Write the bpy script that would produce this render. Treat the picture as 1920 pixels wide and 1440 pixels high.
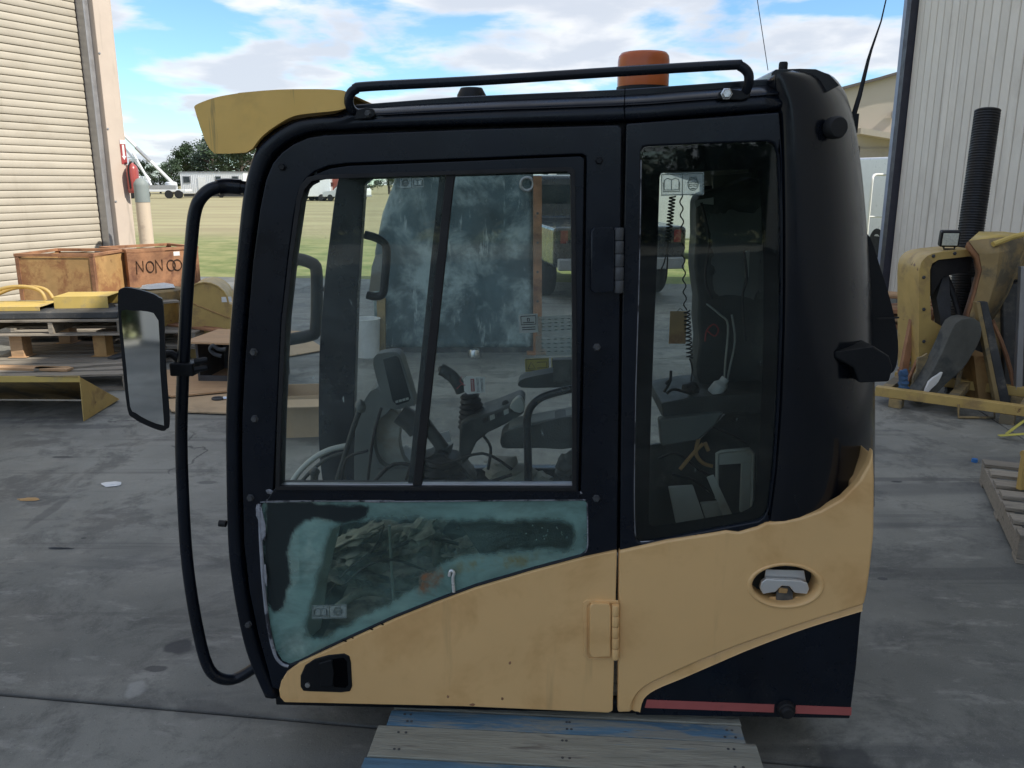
import bpy, bmesh, math, random
from mathutils import Vector, Matrix, Euler, noise
from mathutils.geometry import tessellate_polygon
random.seed(7)
for o in list(bpy.data.objects): bpy.data.objects.remove(o)
S = bpy.context.scene
COL = S.collection
R = math.radians

# ------------------------------------------------------------------ camera
F_PX, CAM_H, PITCH = 1550.0, 1.62, R(13.6)
cam_d = bpy.data.cameras.new('camera')
cam_d.sensor_width = 36.0
cam_d.lens = F_PX / 1920 * 36.0
cam_d.clip_start, cam_d.clip_end = 0.05, 3000
cam = bpy.data.objects.new('camera', cam_d)
COL.objects.link(cam)
cam.location = (0, 0, CAM_H)
cam.rotation_euler = (math.pi / 2 - PITCH, 0, 0)
S.camera = cam

# ------------------------------------------------------------------ sky, sun, exposure
SUN_EL, SUN_AZ = R(44), math.atan2(0.90, -0.43)      # azimuth clockwise from +Y
SUN_DIR = Vector((math.sin(SUN_AZ) * math.cos(SUN_EL), math.cos(SUN_AZ) * math.cos(SUN_EL), math.sin(SUN_EL)))
S.view_settings.view_transform = 'Standard'
S.view_settings.look = 'None'
S.view_settings.gamma = 1.0
S.view_settings.use_curve_mapping = False
S.view_settings.exposure = 1.42
SKY_STR = 0.13
W = bpy.data.worlds.new('World')
S.world = W
W.use_nodes = True
def build_world():
    nt = W.node_tree; nt.nodes.clear()
    N = nt.nodes.new; K = nt.links.new
    out = N('ShaderNodeOutputWorld'); bg = N('ShaderNodeBackground')
    sky = N('ShaderNodeTexSky'); sky.sky_type = 'NISHITA'; sky.sun_disc = False
    sky.sun_elevation = SUN_EL; sky.sun_rotation = SUN_AZ
    sky.air_density = 1.0; sky.dust_density = 0.2; sky.ozone_density = 1.6
    tc = N('ShaderNodeTexCoord'); sep = N('ShaderNodeSeparateXYZ')
    K(tc.outputs['Generated'], sep.inputs[0])
    def math_(op, a, b=None, c=None):
        m = N('ShaderNodeMath'); m.operation = op
        for i, v in enumerate((a, b, c)):
            if v is None: continue
            if hasattr(v, 'links'): K(v, m.inputs[i])
            else: m.inputs[i].default_value = v
        return m.outputs[0]
    zz = math_('ADD', math_('MAXIMUM', sep.outputs[2], 0.0), 0.16)
    comb = N('ShaderNodeCombineXYZ')
    K(math_('DIVIDE', sep.outputs[0], zz), comb.inputs[0])
    K(math_('DIVIDE', sep.outputs[1], zz), comb.inputs[1])
    mp = N('ShaderNodeMapping'); mp.inputs['Location'].default_value = (3.1, 5.35, 1.7)
    K(comb.outputs[0], mp.inputs[0])
    n1 = N('ShaderNodeTexNoise'); n1.inputs['Scale'].default_value = 1.7; n1.inputs['Detail'].default_value = 9
    n1.inputs['Roughness'].default_value = 0.52; n1.inputs['Distortion'].default_value = 0.25
    K(mp.outputs[0], n1.inputs['Vector'])
    def sstep(v, a, b):
        m = N('ShaderNodeMapRange'); m.interpolation_type = 'SMOOTHSTEP'
        K(v, m.inputs[0]); m.inputs[1].default_value = a; m.inputs[2].default_value = b
        return m.outputs[0]
    mask = sstep(n1.outputs[0], 0.425, 0.55)
    n2 = N('ShaderNodeTexNoise'); n2.inputs['Scale'].default_value = 2.2; n2.inputs['Detail'].default_value = 5
    mp2 = N('ShaderNodeMapping'); mp2.inputs['Location'].default_value = (3.1, 5.15, 1.7)
    K(comb.outputs[0], mp2.inputs[0]); K(mp2.outputs[0], n2.inputs['Vector'])
    shade = sstep(math_('ADD', math_('MULTIPLY', n1.outputs[0], 0.65), math_('MULTIPLY', n2.outputs[0], 0.35)), 0.44, 0.58)
    cc = N('ShaderNodeMix'); cc.data_type = 'RGBA'
    cc.inputs[6].default_value = (0.415 / SKY_STR, 0.413 / SKY_STR, 0.415 / SKY_STR, 1)
    cc.inputs[7].default_value = (0.275 / SKY_STR, 0.292 / SKY_STR, 0.325 / SKY_STR, 1)
    K(shade, cc.inputs[0])
    tint = N('ShaderNodeMix'); tint.data_type = 'RGBA'; tint.blend_type = 'MULTIPLY'; tint.inputs[0].default_value = 1
    K(sky.outputs[0], tint.inputs[6]); tint.inputs[7].default_value = (.36, .475, .56, 1)
    mx = N('ShaderNodeMix'); mx.data_type = 'RGBA'
    K(math_('MULTIPLY', mask, 0.93), mx.inputs[0]); K(tint.outputs[2], mx.inputs[6]); K(cc.outputs[2], mx.inputs[7])
    K(mx.outputs[2], bg.inputs[0]); bg.inputs[1].default_value = SKY_STR
    K(bg.outputs[0], out.inputs[0])
build_world()
sl = bpy.data.lights.new('sun', 'SUN'); sl.energy = 2.0; sl.angle = R(0.6); sl.color = (1.0, 0.94, 0.84)
sun = bpy.data.objects.new('sun', sl); COL.objects.link(sun)
sun.location = (30, -15, 40)
sun.rotation_euler = SUN_DIR.to_track_quat('Z', 'Y').to_euler()
S.render.engine = 'CYCLES'
S.cycles.max_bounces = 7; S.cycles.diffuse_bounces = 3; S.cycles.caustics_reflective = False; S.cycles.caustics_refractive = False; S.cycles.transparent_max_bounces = 24; S.cycles.glossy_bounces = 4

# ------------------------------------------------------------------ pixel -> place
CO = Vector((0, 0, CAM_H))
def ray(px, py):
    fw = Vector((0, math.cos(PITCH), -math.sin(PITCH))); up = Vector((0, math.sin(PITCH), math.cos(PITCH)))
    return fw + Vector((1, 0, 0)) * ((px - 960) / F_PX) + up * ((720 - py) / F_PX)
def G(px, py, z=0.0):
    d = ray(px, py); return CO + d * ((z - CAM_H) / d.z)
def AY(px, py, Y):
    d = ray(px, py); return CO + d * (Y / d.y)
CAB_YAW = R(2.2); CAB_Y = 2.05
CAB_M = Matrix.Translation((0, CAB_Y, 0)) @ Matrix.Rotation(-CAB_YAW, 4, 'Z')
CAB_I = CAB_M.inverted()
def L(px, py, t=0.0):
    """pixel -> cab's own coordinates on the plane t metres behind the cab's near side"""
    o = CAB_I @ CO; d = CAB_I.to_3x3() @ ray(px, py)
    return o + d * ((t - o.y) / d.y)
def cr(pts, n=4, closed=False):
    P = [Vector(p) for p in pts]; m = len(P); out = []
    rng = range(m if closed else m - 1)
    for i in rng:
        g = lambda k: P[k % m] if closed else P[max(0, min(m - 1, k))]
        a, b, c, d = g(i - 1), g(i), g(i + 1), g(i + 2)
        for j in range(n):
            t = j / n
            out.append(0.5 * ((2 * b) + (c - a) * t + (2 * a - 5 * b + 4 * c - d) * t * t + (3 * b - a - 3 * c + d) * t ** 3))
    if not closed: out.append(P[-1])
    return out

# ------------------------------------------------------------------ mesh helpers
def nb(): return bmesh.new()
def prism(bm, loop, vec, holes=()):
    vec = Vector(vec)
    loops = [[Vector(p) for p in loop]] + [[Vector(p) for p in h] for h in holes]
    flat = [p for l in loops for p in l]
    A = [bm.verts.new(p) for p in flat]; B = [bm.verts.new(p + vec) for p in flat]
    if holes:
        for V in (A, B):
            es = []; k0 = 0
            for l in loops:
                n = len(l); es += [bm.edges.new((V[k0 + i], V[k0 + (i + 1) % n])) for i in range(n)]; k0 += n
            bmesh.ops.triangle_fill(bm, use_beauty=True, use_dissolve=False, edges=es)
    else:
        for t in tessellate_polygon(loops):
            try:
                bm.faces.new([A[i] for i in t]); bm.faces.new([B[i] for i in reversed(t)])
            except ValueError: pass
    k = 0
    for l in loops:
        n = len(l)
        for i in range(n):
            a, b = k + i, k + (i + 1) % n
            try: bm.faces.new([A[a], A[b], B[b], B[a]])
            except ValueError: pass
        k += n
    return bm
def box(bm, c, s, M=None):
    c = Vector(c); M = M or Matrix.Identity(4); v = []
    for z in (-.5, .5):
        for y in (-.5, .5):
            for x in (-.5, .5):
                v.append(bm.verts.new(M @ (c + Vector((x * s[0], y * s[1], z * s[2])))))
    for f in ((0, 2, 3, 1), (4, 5, 7, 6), (0, 1, 5, 4), (2, 6, 7, 3), (0, 4, 6, 2), (1, 3, 7, 5)):
        bm.faces.new([v[i] for i in f])
    return bm
def tube(bm, pts, r, n=10, closed=False, caps=True):
    P = [Vector(p) for p in pts]; m = len(P)
    rs = r if isinstance(r, (list, tuple)) else [r] * m
    rings = []; prev = None
    for i, p in enumerate(P):
        if closed: t = P[(i + 1) % m] - P[i - 1]
        else: t = P[min(i + 1, m - 1)] - P[max(i - 1, 0)]
        if t.length < 1e-9: t = Vector((0, 0, 1))
        t.normalize()
        if prev is None:
            a = Vector((0, 0, 1)) if abs(t.z) < .9 else Vector((1, 0, 0))
            u = t.cross(a).normalized()
        else:
            u = prev - t * prev.dot(t)
            u = u.normalized() if u.length > 1e-6 else t.cross(Vector((.3, .5, .8))).normalized()
        prev = u; w = t.cross(u)
        rings.append([bm.verts.new(p + (u * math.cos(2 * math.pi * k / n) + w * math.sin(2 * math.pi * k / n)) * rs[i]) for k in range(n)])
    for i in range(m if closed else m - 1):
        A, B = rings[i], rings[(i + 1) % m]
        for k in range(n): bm.faces.new([A[k], A[(k + 1) % n], B[(k + 1) % n], B[k]])
    if caps and not closed:
        bm.faces.new(list(reversed(rings[0]))); bm.faces.new(rings[-1])
    return bm
def lathe(bm, prof, M=None, n=20):
    """prof: (radius, height) about local Z of M"""
    M = M or Matrix.Identity(4); rings = []
    for r, h in prof:
        if r < 1e-5: rings.append([bm.verts.new(M @ Vector((0, 0, h)))])
        else: rings.append([bm.verts.new(M @ Vector((r * math.cos(2 * math.pi * k / n), r * math.sin(2 * math.pi * k / n), h))) for k in range(n)])
    for A, B in zip(rings, rings[1:]):
        for k in range(n):
            q = [A[k % len(A)], A[(k + 1) % len(A)], B[(k + 1) % len(B)], B[k % len(B)]]
            q = list(dict.fromkeys(q))
            if len(q) > 2: bm.faces.new(q)
    for Rg, rev in ((rings[0], True), (rings[-1], False)):
        if len(Rg) > 2: bm.faces.new(list(reversed(Rg)) if rev else Rg)
    return bm
def loft(bm, rows, close=False):
    V = [[bm.verts.new(p) for p in r] for r in rows]
    for A, B in zip(V, V[1:]):
        for k in range(len(A) - 1): bm.faces.new([A[k], A[k + 1], B[k + 1], B[k]])
    return bm
def lump(bm, c, rad, seed=0, amp=.25, n=2, M=None):
    r = bmesh.ops.create_icosphere(bm, subdivisions=n, radius=1.0)
    for v in r['verts']:
        d = v.co.normalized(); k = 1 + amp * noise.noise(d * 1.7 + Vector((seed * 3.1, seed, 0))) + amp * .5 * noise.noise(d * 4 + Vector((seed, 0, seed * 2)))
        p = Vector((d.x * rad[0] * k, d.y * rad[1] * k, d.z * rad[2] * k))
        v.co = Vector(c) + (M @ p if M else p)
    return bm
def tag(o, label=None, cat=None, group=None, kind=None):
    if label: o['label'] = label
    if cat: o['category'] = cat
    if group: o['group'] = group
    if kind: o['kind'] = kind
    return o
def ob(name, bm, mat, parent=None, bevel=0.0, smooth=True, angle=38, seg=2, label=None, cat=None, group=None, kind=None, fix=True):
    if fix: bmesh.ops.recalc_face_normals(bm, faces=bm.faces)
    me = bpy.data.meshes.new(name); bm.to_mesh(me); bm.free()
    me.materials.append(mat)
    if smooth:
        for p in me.polygons: p.use_smooth = True
        me.set_sharp_from_angle(angle=R(angle))
    o = bpy.data.objects.new(name, me); COL.objects.link(o)
    if parent: o.parent = parent
    if bevel:
        b = o.modifiers.new('bevel', 'BEVEL'); b.width = bevel; b.segments = seg; b.limit_method = 'ANGLE'; b.angle_limit = R(40); b.harden_normals = smooth
    return tag(o, label, cat, group, kind)
def empty(name, M=None, label=None, cat=None, group=None, kind=None):
    o = bpy.data.objects.new(name, None); COL.objects.link(o); o.empty_display_size = .2
    if M is not None: o.matrix_world = M
    return tag(o, label, cat, group, kind)
def share(name, src, parent, M=None):
    c = src.copy(); c.name = name; COL.objects.link(c); c.parent = parent
    if M is not None: c.matrix_local = M
    return c
def T(x, y, z, rz=0, rx=0, ry=0):
    return Matrix.Translation((x, y, z)) @ Euler((rx, ry, rz)).to_matrix().to_4x4()
def text_loops(bm, body, M, size, thick=.0006):
    cu = bpy.data.curves.new('t', 'FONT'); cu.body = body; cu.size = size; cu.align_x = 'CENTER'; cu.align_y = 'CENTER'
    cu.resolution_u = 2; cu.extrude = thick
    o = bpy.data.objects.new('t', cu); COL.objects.link(o)
    me = bpy.data.meshes.new_from_object(o)
    bpy.data.objects.remove(o)
    for v in me.vertices: v.co = M @ v.co
    bm.from_mesh(me); bpy.data.meshes.remove(me)
    return bm

# ------------------------------------------------------------------ materials
def _n(nt, t, **kw):
    n = nt.nodes.new(t)
    for k, v in kw.items(): setattr(n, k, v)
    return n
def pm(name, base, rough=.5, metal=0.0, var=.15, vs=4.0, bump=.05, bs=60.0, dirt=None, dirt_s=3.0, dirt_t=(.55, .7), rust=None, rust_s=9.0, rust_t=(.62, .7),
       coat=0.0, spec=.5, stretch=None, orand=0.0, streak=None, rvar=.12, coords='Object'):
    m = bpy.data.materials.new(name); m.use_nodes = True
    nt = m.node_tree; K = nt.links.new; b = nt.nodes['Principled BSDF']
    b.inputs['Metallic'].default_value = metal
    b.inputs['Specular IOR Level'].default_value = spec
    b.inputs['Coat Weight'].default_value = coat; b.inputs['Coat Roughness'].default_value = .12
    tc = _n(nt, 'ShaderNodeTexCoord')
    if coords == 'World': base_co = _n(nt, 'ShaderNodeNewGeometry').outputs['Position']
    else: base_co = tc.outputs[coords]
    src = base_co
    if stretch:
        mp = _n(nt, 'ShaderNodeMapping'); mp.inputs['Scale'].default_value = stretch; K(src, mp.inputs[0]); src = mp.outputs[0]
    if orand:
        oi = _n(nt, 'ShaderNodeObjectInfo'); ad = _n(nt, 'ShaderNodeVectorMath', operation='ADD')
        cx = _n(nt, 'ShaderNodeMath', operation='MULTIPLY'); K(oi.outputs['Random'], cx.inputs[0]); cx.inputs[1].default_value = 37.0
        K(src, ad.inputs[0]); K(cx.outputs[0], ad.inputs[1]); src = ad.outputs[0]
    def nz(scale, det=4, rg=.6, dist=0):
        n = _n(nt, 'ShaderNodeTexNoise'); n.inputs['Scale'].default_value = scale; n.inputs['Detail'].default_value = det
        n.inputs['Roughness'].default_value = rg; n.inputs['Distortion'].default_value = dist; K(src, n.inputs['Vector']); return n.outputs[0]
    def mr(v, a, b_, lo=0.0, hi=1.0, smooth=True):
        r = _n(nt, 'ShaderNodeMapRange'); r.interpolation_type = 'SMOOTHSTEP' if smooth else 'LINEAR'
        K(v, r.inputs[0]); r.inputs[1].default_value = a; r.inputs[2].default_value = b_; r.inputs[3].default_value = lo; r.inputs[4].default_value = hi
        return r.outputs[0]
    def mix(f, a, c, mode='MIX'):
        x = _n(nt, 'ShaderNodeMix', data_type='RGBA', blend_type=mode)
        K(f, x.inputs[0]) if hasattr(f, 'links') else setattr(x.inputs[0], 'default_value', f)
        for i, v in ((6, a), (7, c)):
            if hasattr(v, 'links'): K(v, x.inputs[i])
            else: x.inputs[i].default_value = (*v[:3], 1)
        return x.outputs[2]
    c0 = tuple(base)
    lo = tuple(max(0, v * (1 - var)) for v in c0); hi = tuple(min(1, v * (1 + var)) for v in c0)
    big = nz(vs)
    col = mix(mr(big, .3, .7, smooth=False), lo, hi)
    if orand:
        hv = mr(oi.outputs['Random'], 0, 1, 1 - orand, 1 + orand, False)
        bc = _n(nt, 'ShaderNodeVectorMath', operation='SCALE'); K(col, bc.inputs[0]); K(hv, bc.inputs['Scale']); col = bc.outputs[0]
    rg = mr(nz(vs * 2.3), .3, .7, max(.03, rough - rvar), min(1, rough + rvar), False)
    fine = nz(bs, 2)
    if dirt is not None:
        f = mr(nz(dirt_s, 5, .65, .3), *dirt_t)
        col = mix(f, col, dirt)
        rr = _n(nt, 'ShaderNodeMath', operation='MAXIMUM'); K(rg, rr.inputs[0]); m2 = _n(nt, 'ShaderNodeMath', operation='MULTIPLY'); K(f, m2.inputs[0]); m2.inputs[1].default_value = .75; K(m2.outputs[0], rr.inputs[1]); rg = rr.outputs[0]
    if rust is not None:
        f = mr(nz(rust_s, 4, .7, .2), *rust_t); col = mix(f, col, rust)
    if streak is not None:   # (colour, scale vector, lo, hi)
        mp = _n(nt, 'ShaderNodeMapping'); mp.inputs['Scale'].default_value = streak[1]; K(base_co, mp.inputs[0])
        n = _n(nt, 'ShaderNodeTexNoise'); n.inputs['Scale'].default_value = 1; n.inputs['Detail'].default_value = 4; n.inputs['Roughness'].default_value = .65; K(mp.outputs[0], n.inputs['Vector'])
        col = mix(mr(n.outputs[0], streak[2], streak[3]), col, streak[0])
    K(col, b.inputs['Base Color']); K(rg, b.inputs['Roughness'])
    if bump:
        bp = _n(nt, 'ShaderNodeBump'); bp.inputs['Strength'].default_value = bump; bp.inputs['Distance'].default_value = .01
        sm = _n(nt, 'ShaderNodeMath', operation='ADD'); K(fine, sm.inputs[0]); K(big, sm.inputs[1])
        K(sm.outputs[0], bp.inputs['Height']); K(bp.outputs[0], b.inputs['Normal'])
    return m
def glassm(name, tint=(.80, .88, .85), dust=.10, dust_col=(.55, .62, .60), speck=.5, film=0.0):
    m = bpy.data.materials.new(name); m.use_nodes = True; nt = m.node_tree; K = nt.links.new
    nt.nodes.clear(); out = _n(nt, 'ShaderNodeOutputMaterial')
    tr = _n(nt, 'ShaderNodeBsdfTransparent'); tr.inputs[0].default_value = (*tint, 1)
    gl = _n(nt, 'ShaderNodeBsdfGlossy'); gl.inputs['Roughness'].default_value = .02; gl.inputs[0].default_value = (.95, .97, 1, 1)
    fr = _n(nt, 'ShaderNodeFresnel'); fr.inputs[0].default_value = 1.38
    m1 = _n(nt, 'ShaderNodeMixShader'); K(fr.outputs[0], m1.inputs[0]); K(tr.outputs[0], m1.inputs[1]); K(gl.outputs[0], m1.inputs[2])
    df = _n(nt, 'ShaderNodeBsdfDiffuse'); df.inputs[0].default_value = (*dust_col, 1)
    tc = _n(nt, 'ShaderNodeTexCoord')
    n1 = _n(nt, 'ShaderNodeTexNoise'); n1.inputs['Scale'].default_value = 4; n1.inputs['Detail'].default_value = 9; n1.inputs['Roughness'].default_value = .7; n1.inputs['Distortion'].default_value = .6
    mp = _n(nt, 'ShaderNodeMapping'); mp.inputs['Scale'].default_value = (1.6, 1, .7); K(tc.outputs['Object'], mp.inputs[0]); K(mp.outputs[0], n1.inputs['Vector'])
    r1 = _n(nt, 'ShaderNodeMapRange'); K(n1.outputs[0], r1.inputs[0]); r1.inputs[1].default_value = .38; r1.inputs[2].default_value = .75; r1.inputs[3].default_value = film; r1.inputs[4].default_value = film + dust
    n2 = _n(nt, 'ShaderNodeTexNoise'); n2.inputs['Scale'].default_value = 60; n2.inputs['Detail'].default_value = 3
    mp2 = _n(nt, 'ShaderNodeMapping'); mp2.inputs['Scale'].default_value = (1.0, 1, .45); mp2.inputs['Rotation'].default_value = (0, .3, 0); K(tc.outputs['Object'], mp2.inputs[0]); K(mp2.outputs[0], n2.inputs['Vector'])
    r2 = _n(nt, 'ShaderNodeMapRange'); K(n2.outputs[0], r2.inputs[0]); r2.inputs[1].default_value = .715; r2.inputs[2].default_value = .78; r2.inputs[3].default_value = 0; r2.inputs[4].default_value = speck
    ad = _n(nt, 'ShaderNodeMath', operation='ADD', use_clamp=True); K(r1.outputs[0], ad.inputs[0]); K(r2.outputs[0], ad.inputs[1])
    m2 = _n(nt, 'ShaderNodeMixShader'); K(ad.outputs[0], m2.inputs[0]); K(m1.outputs[0], m2.inputs[1]); K(df.outputs[0], m2.inputs[2])
    K(m2.outputs[0], out.inputs[0])
    return m
def filmm(name, col, alpha=(.25, .75), scale=6.0, stretch=(1, 1, 1), rough=.5, spots=None):
    """semi-transparent worn film on a pane"""
    m = bpy.data.materials.new(name); m.use_nodes = True; nt = m.node_tree; K = nt.links.new; b = nt.nodes['Principled BSDF']
    b.inputs['Roughness'].default_value = rough
    tc = _n(nt, 'ShaderNodeTexCoord'); mp = _n(nt, 'ShaderNodeMapping'); mp.inputs['Scale'].default_value = stretch; K(tc.outputs['Object'], mp.inputs[0])
    n = _n(nt, 'ShaderNodeTexNoise'); n.inputs['Scale'].default_value = scale; n.inputs['Detail'].default_value = 8; n.inputs['Roughness'].default_value = .62; n.inputs['Distortion'].default_value = .8; K(mp.outputs[0], n.inputs['Vector'])
    r = _n(nt, 'ShaderNodeMapRange'); K(n.outputs[0], r.inputs[0]); r.inputs[1].default_value = .3; r.inputs[2].default_value = .68; r.inputs[3].default_value = alpha[0]; r.inputs[4].default_value = alpha[1]
    n3 = _n(nt, 'ShaderNodeTexNoise'); n3.inputs['Scale'].default_value = 9; n3.inputs['Detail'].default_value = 6; K(tc.outputs['Object'], n3.inputs['Vector'])
    x = _n(nt, 'ShaderNodeMix', data_type='RGBA'); x.inputs[6].default_value = (*[v * .75 for v in col], 1); x.inputs[7].default_value = (*[min(1, v * 1.25) for v in col], 1)
    K(n3.outputs[0], x.inputs[0]); K(x.outputs[2], b.inputs['Base Color'])
    K(r.outputs[0], b.inputs['Alpha'])
    return m

M = {}
M['black'] = pm('black_paint', (.0048, .0075, .0135), .30, var=.3, bump=.012, bs=45, coat=.08, spec=.28, dirt=(.018, .02, .022), dirt_s=2.5, dirt_t=(.55, .85), rust=(.14, .15, .16), rust_s=55, rust_t=(.76, .78))
M['gloss'] = pm('glossy_black_moulding', (.0045, .0062, .010), .22, var=.25, bump=.012, bs=14, coat=.15, spec=.32, rvar=.08, dirt=(.012, .013, .014), dirt_s=3, dirt_t=(.55, .85), rust=(.2, .2, .2), rust_s=48, rust_t=(.775, .79))
M['blackmat'] = pm('black_plastic', (.005, .006, .008), .5, spec=.3, var=.3, bump=.08, bs=220)
M['rubber'] = pm('black_rubber', (.005, .005, .006), .65, var=.3, bump=.05)
M['yellow'] = pm('faded_yellow_paint', (.80, .505, .22), .42, var=.06, vs=2, bump=.03, bs=26, coat=.12, dirt=(.66, .385, .15), dirt_s=3.2, dirt_t=(.47, .68), streak=((.60, .375, .165), (15, 15, 1.4), .59, .82), rust=(.16, .07, .025), rust_s=11, rust_t=(.745, .78))
M['visor'] = pm('grimy_yellow_visor', (.82, .52, .14), .55, var=.08, bump=.03, dirt=(.66, .42, .12), dirt_s=4, dirt_t=(.5, .75), streak=((.22, .17, .08), (24, 24, 2.0), .64, .78))
M['amber'] = None
M['steel'] = pm('bright_steel', (.62, .62, .62), .28, 1.0, var=.12)
M['chrome'] = pm('dull_chrome', (.78, .78, .76), .35, .55, var=.15, bump=.05)
M['grey'] = pm('grey_plastic', (.14, .155, .145), .6, var=.15, bump=.1, bs=200)
M['greyl'] = pm('light_grey_plastic', (.42, .44, .40), .6, var=.15, bump=.1, bs=150, dirt=(.30, .27, .21), dirt_t=(.5, .7))
M['dark'] = pm('dark_interior_plastic', (.030, .036, .035), .6, var=.25, bump=.15, bs=160, dirt=(.12, .12, .10), dirt_s=6, dirt_t=(.5, .8))
M['dusty'] = pm('dusty_carpet', (.34, .31, .24), .95, var=.35, vs=16, bump=.5, bs=90, dirt=(.08, .08, .065), dirt_s=9, dirt_t=(.45, .62))
M['red'] = pm('red_tape', (.40, .10, .09), .6, var=.15, dirt=(.30, .09, .08), dirt_s=12)
M['white'] = pm('white_paint', (.75, .75, .73), .5, var=.06)
M['paper'] = pm('white_paper', (.80, .80, .78), .8, var=.05)
M['ink'] = pm('black_ink', (.02, .02, .02), .7, var=.1)
M['inkgrey'] = pm('grey_ink', (.07, .10, .09), .7, var=.1)
M['redink'] = pm('red_ink', (.35, .05, .05), .6, var=.1)
M['stick'] = filmm('clear_sticker', (.48, .58, .55), (.24, .34), 20)
M['warnyel'] = pm('warning_yellow', (.60, .47, .07), .5, var=.1)
M['glass'] = glassm('cab_glass', (.955, .99, .975), .075, (.50, .60, .56), .42, film=.010)
M['glass2'] = glassm('cab_rear_glass', (.945, .985, .965), .018, (.36, .46, .42), .30, film=.002)
M['glassfar'] = glassm('cab_far_glass', (.975, .995, .985), .13, (.52, .60, .59), .6, film=.008)
M['glass3'] = glassm('cab_lower_glass', (.84, .94, .91), .07, (.20, .34, .31), .28, film=.03)
M['carglass'] = pm('vehicle_glass', (.02, .03, .035), .08, var=.1, bump=0)
M['teal'] = filmm('scuffed_teal_film', (.235, .385, .335), (.10, 1.0), 4.2, (1.2, 1, .8), .55)
M['frit'] = pm('black_window_border', (.003, .003, .004), .8, spec=.0, var=.2, bump=0)
M['blackfilm'] = filmm('black_film_remains', (.010, .018, .020), (.95, 1.0), 8)
M['sealant'] = pm('grey_sealant', (.30, .31, .34), .8, var=.25, vs=30, bump=.3, bs=120, dirt=(.04, .04, .05), dirt_s=14, dirt_t=(.5, .62))
M['mirror'] = pm('mirror_glass', (.80, .82, .82), .03, 1.0, var=.02, bump=0, rvar=.01)
def amber():
    m = bpy.data.materials.new('amber_lens'); m.use_nodes = True; b = m.node_tree.nodes['Principled BSDF']
    b.inputs['Base Color'].default_value = (.62, .135, .025, 1); b.inputs['Roughness'].default_value = .28
    b.inputs['Transmission Weight'].default_value = .25; b.inputs['Subsurface Weight'].default_value = .2
    nt = m.node_tree; tc = _n(nt, 'ShaderNodeTexCoord'); w = _n(nt, 'ShaderNodeTexWave'); w.inputs['Scale'].default_value = 30; w.inputs['Distortion'].default_value = .3
    bp = _n(nt, 'ShaderNodeBump'); bp.inputs['Strength'].default_value = .25; bp.inputs['Distance'].default_value = .01
    
    return m
M['amber'] = amber()
M['plank'] = pm('weathered_plank', (.30, .265, .215), .85, var=.25, vs=3, bump=.35, bs=14, stretch=(1, 14, 14), orand=.22, dirt=(.13, .115, .095), dirt_s=3, dirt_t=(.5, .7))
M['bluplank'] = pm('blue_painted_plank', (.09, .185, .27), .75, var=.25, vs=3, bump=.3, bs=16, stretch=(1.6, 10, 10), dirt=(.25, .26, .23), dirt_s=1.9, dirt_t=(.44, .56), rust=(.10, .10, .10), rust_s=8, rust_t=(.63, .72))
M['greplank'] = pm('grey_green_plank', (.29, .29, .24), .85, var=.22, vs=3, bump=.35, bs=16, stretch=(1.3, 14, 14), dirt=(.16, .15, .13), dirt_s=3, dirt_t=(.52, .7), rust=(.10, .22, .33), rust_s=1.6, rust_t=(.60, .70), orand=.12)
M['cloth'] = pm('pale_cloth', (.50, .49, .42), .9, var=.15, vs=9, bump=.3, bs=30, dirt=(.3, .28, .22), dirt_s=8)
M['rusty'] = pm('rusty_steel', (.33, .165, .085), .8, var=.3, vs=6, bump=.2, bs=50, dirt=(.16, .07, .04), dirt_s=4, dirt_t=(.5, .7))
M['ochre'] = pm('rust_stained_ochre', (.47, .285, .115), .7, var=.2, bump=.15, dirt=(.30, .14, .06), dirt_s=4, dirt_t=(.46, .66), rust=(.14, .065, .03), rust_s=7, rust_t=(.60, .72))
M['yel2'] = pm('machine_yellow', (.52, .36, .12), .5, var=.12, bump=.05, dirt=(.36, .24, .10), dirt_s=5, dirt_t=(.5, .7), rust=(.17, .08, .04), rust_s=9, rust_t=(.66, .72))
M['yel3'] = pm('pale_yellow_sheet', (.62, .45, .13), .55, var=.1, bump=.05, dirt=(.42, .33, .18), dirt_s=5, dirt_t=(.52, .72))
M['muddy'] = pm('muddy_yellow', (.37, .265, .12), .7, var=.2, bump=.2, dirt=(.16, .135, .09), dirt_s=4, dirt_t=(.42, .62))
M['darksteel'] = pm('dark_steel', (.055, .058, .062), .6, var=.3, bump=.2, dirt=(.16, .15, .13), dirt_s=5, dirt_t=(.52, .72))
M['wood'] = pm('plywood', (.50, .32, .18), .85, var=.15, vs=3, bump=.1, stretch=(1, 9, 9), dirt=(.38, .25, .14))
M['card'] = pm('cardboard', (.50, .36, .22), .9, var=.1, bump=.05, dirt=(.40, .29, .18), dirt_s=3)
M['mudgrey'] = pm('mud_grey_panel', (.10, .10, .088), .8, var=.25, bump=.3, bs=30, dirt=(.045, .05, .05), dirt_s=4, dirt_t=(.45, .65))
M['blusteel'] = pm('dusty_blue_steel', (.055, .095, .11), .55, var=.4, vs=2.5, bump=.05, dirt=(.36, .45, .45), dirt_s=2.0, dirt_t=(.44, .66), streak=((.40, .48, .48), (9, 9, 2.2), .57, .70))
M['slat'] = pm('cream_slat_paint', (.47, .425, .345), .55, var=.07, vs=1.5, bump=.05, bs=9, dirt=(.39, .345, .27), dirt_s=1.6, dirt_t=(.52, .8), orand=.05, coords='World', streak=((.35, .31, .24), (3.5, 3.5, .35), .58, .82))
M['jamb'] = pm('beige_jamb_paint', (.60, .505, .42), .55, var=.05, bump=.03, streak=((.45, .38, .31), (8, 8, .8), .55, .75))
M['galv'] = pm('galvanised_guide', (.40, .40, .41), .45, .6, var=.12)
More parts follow.
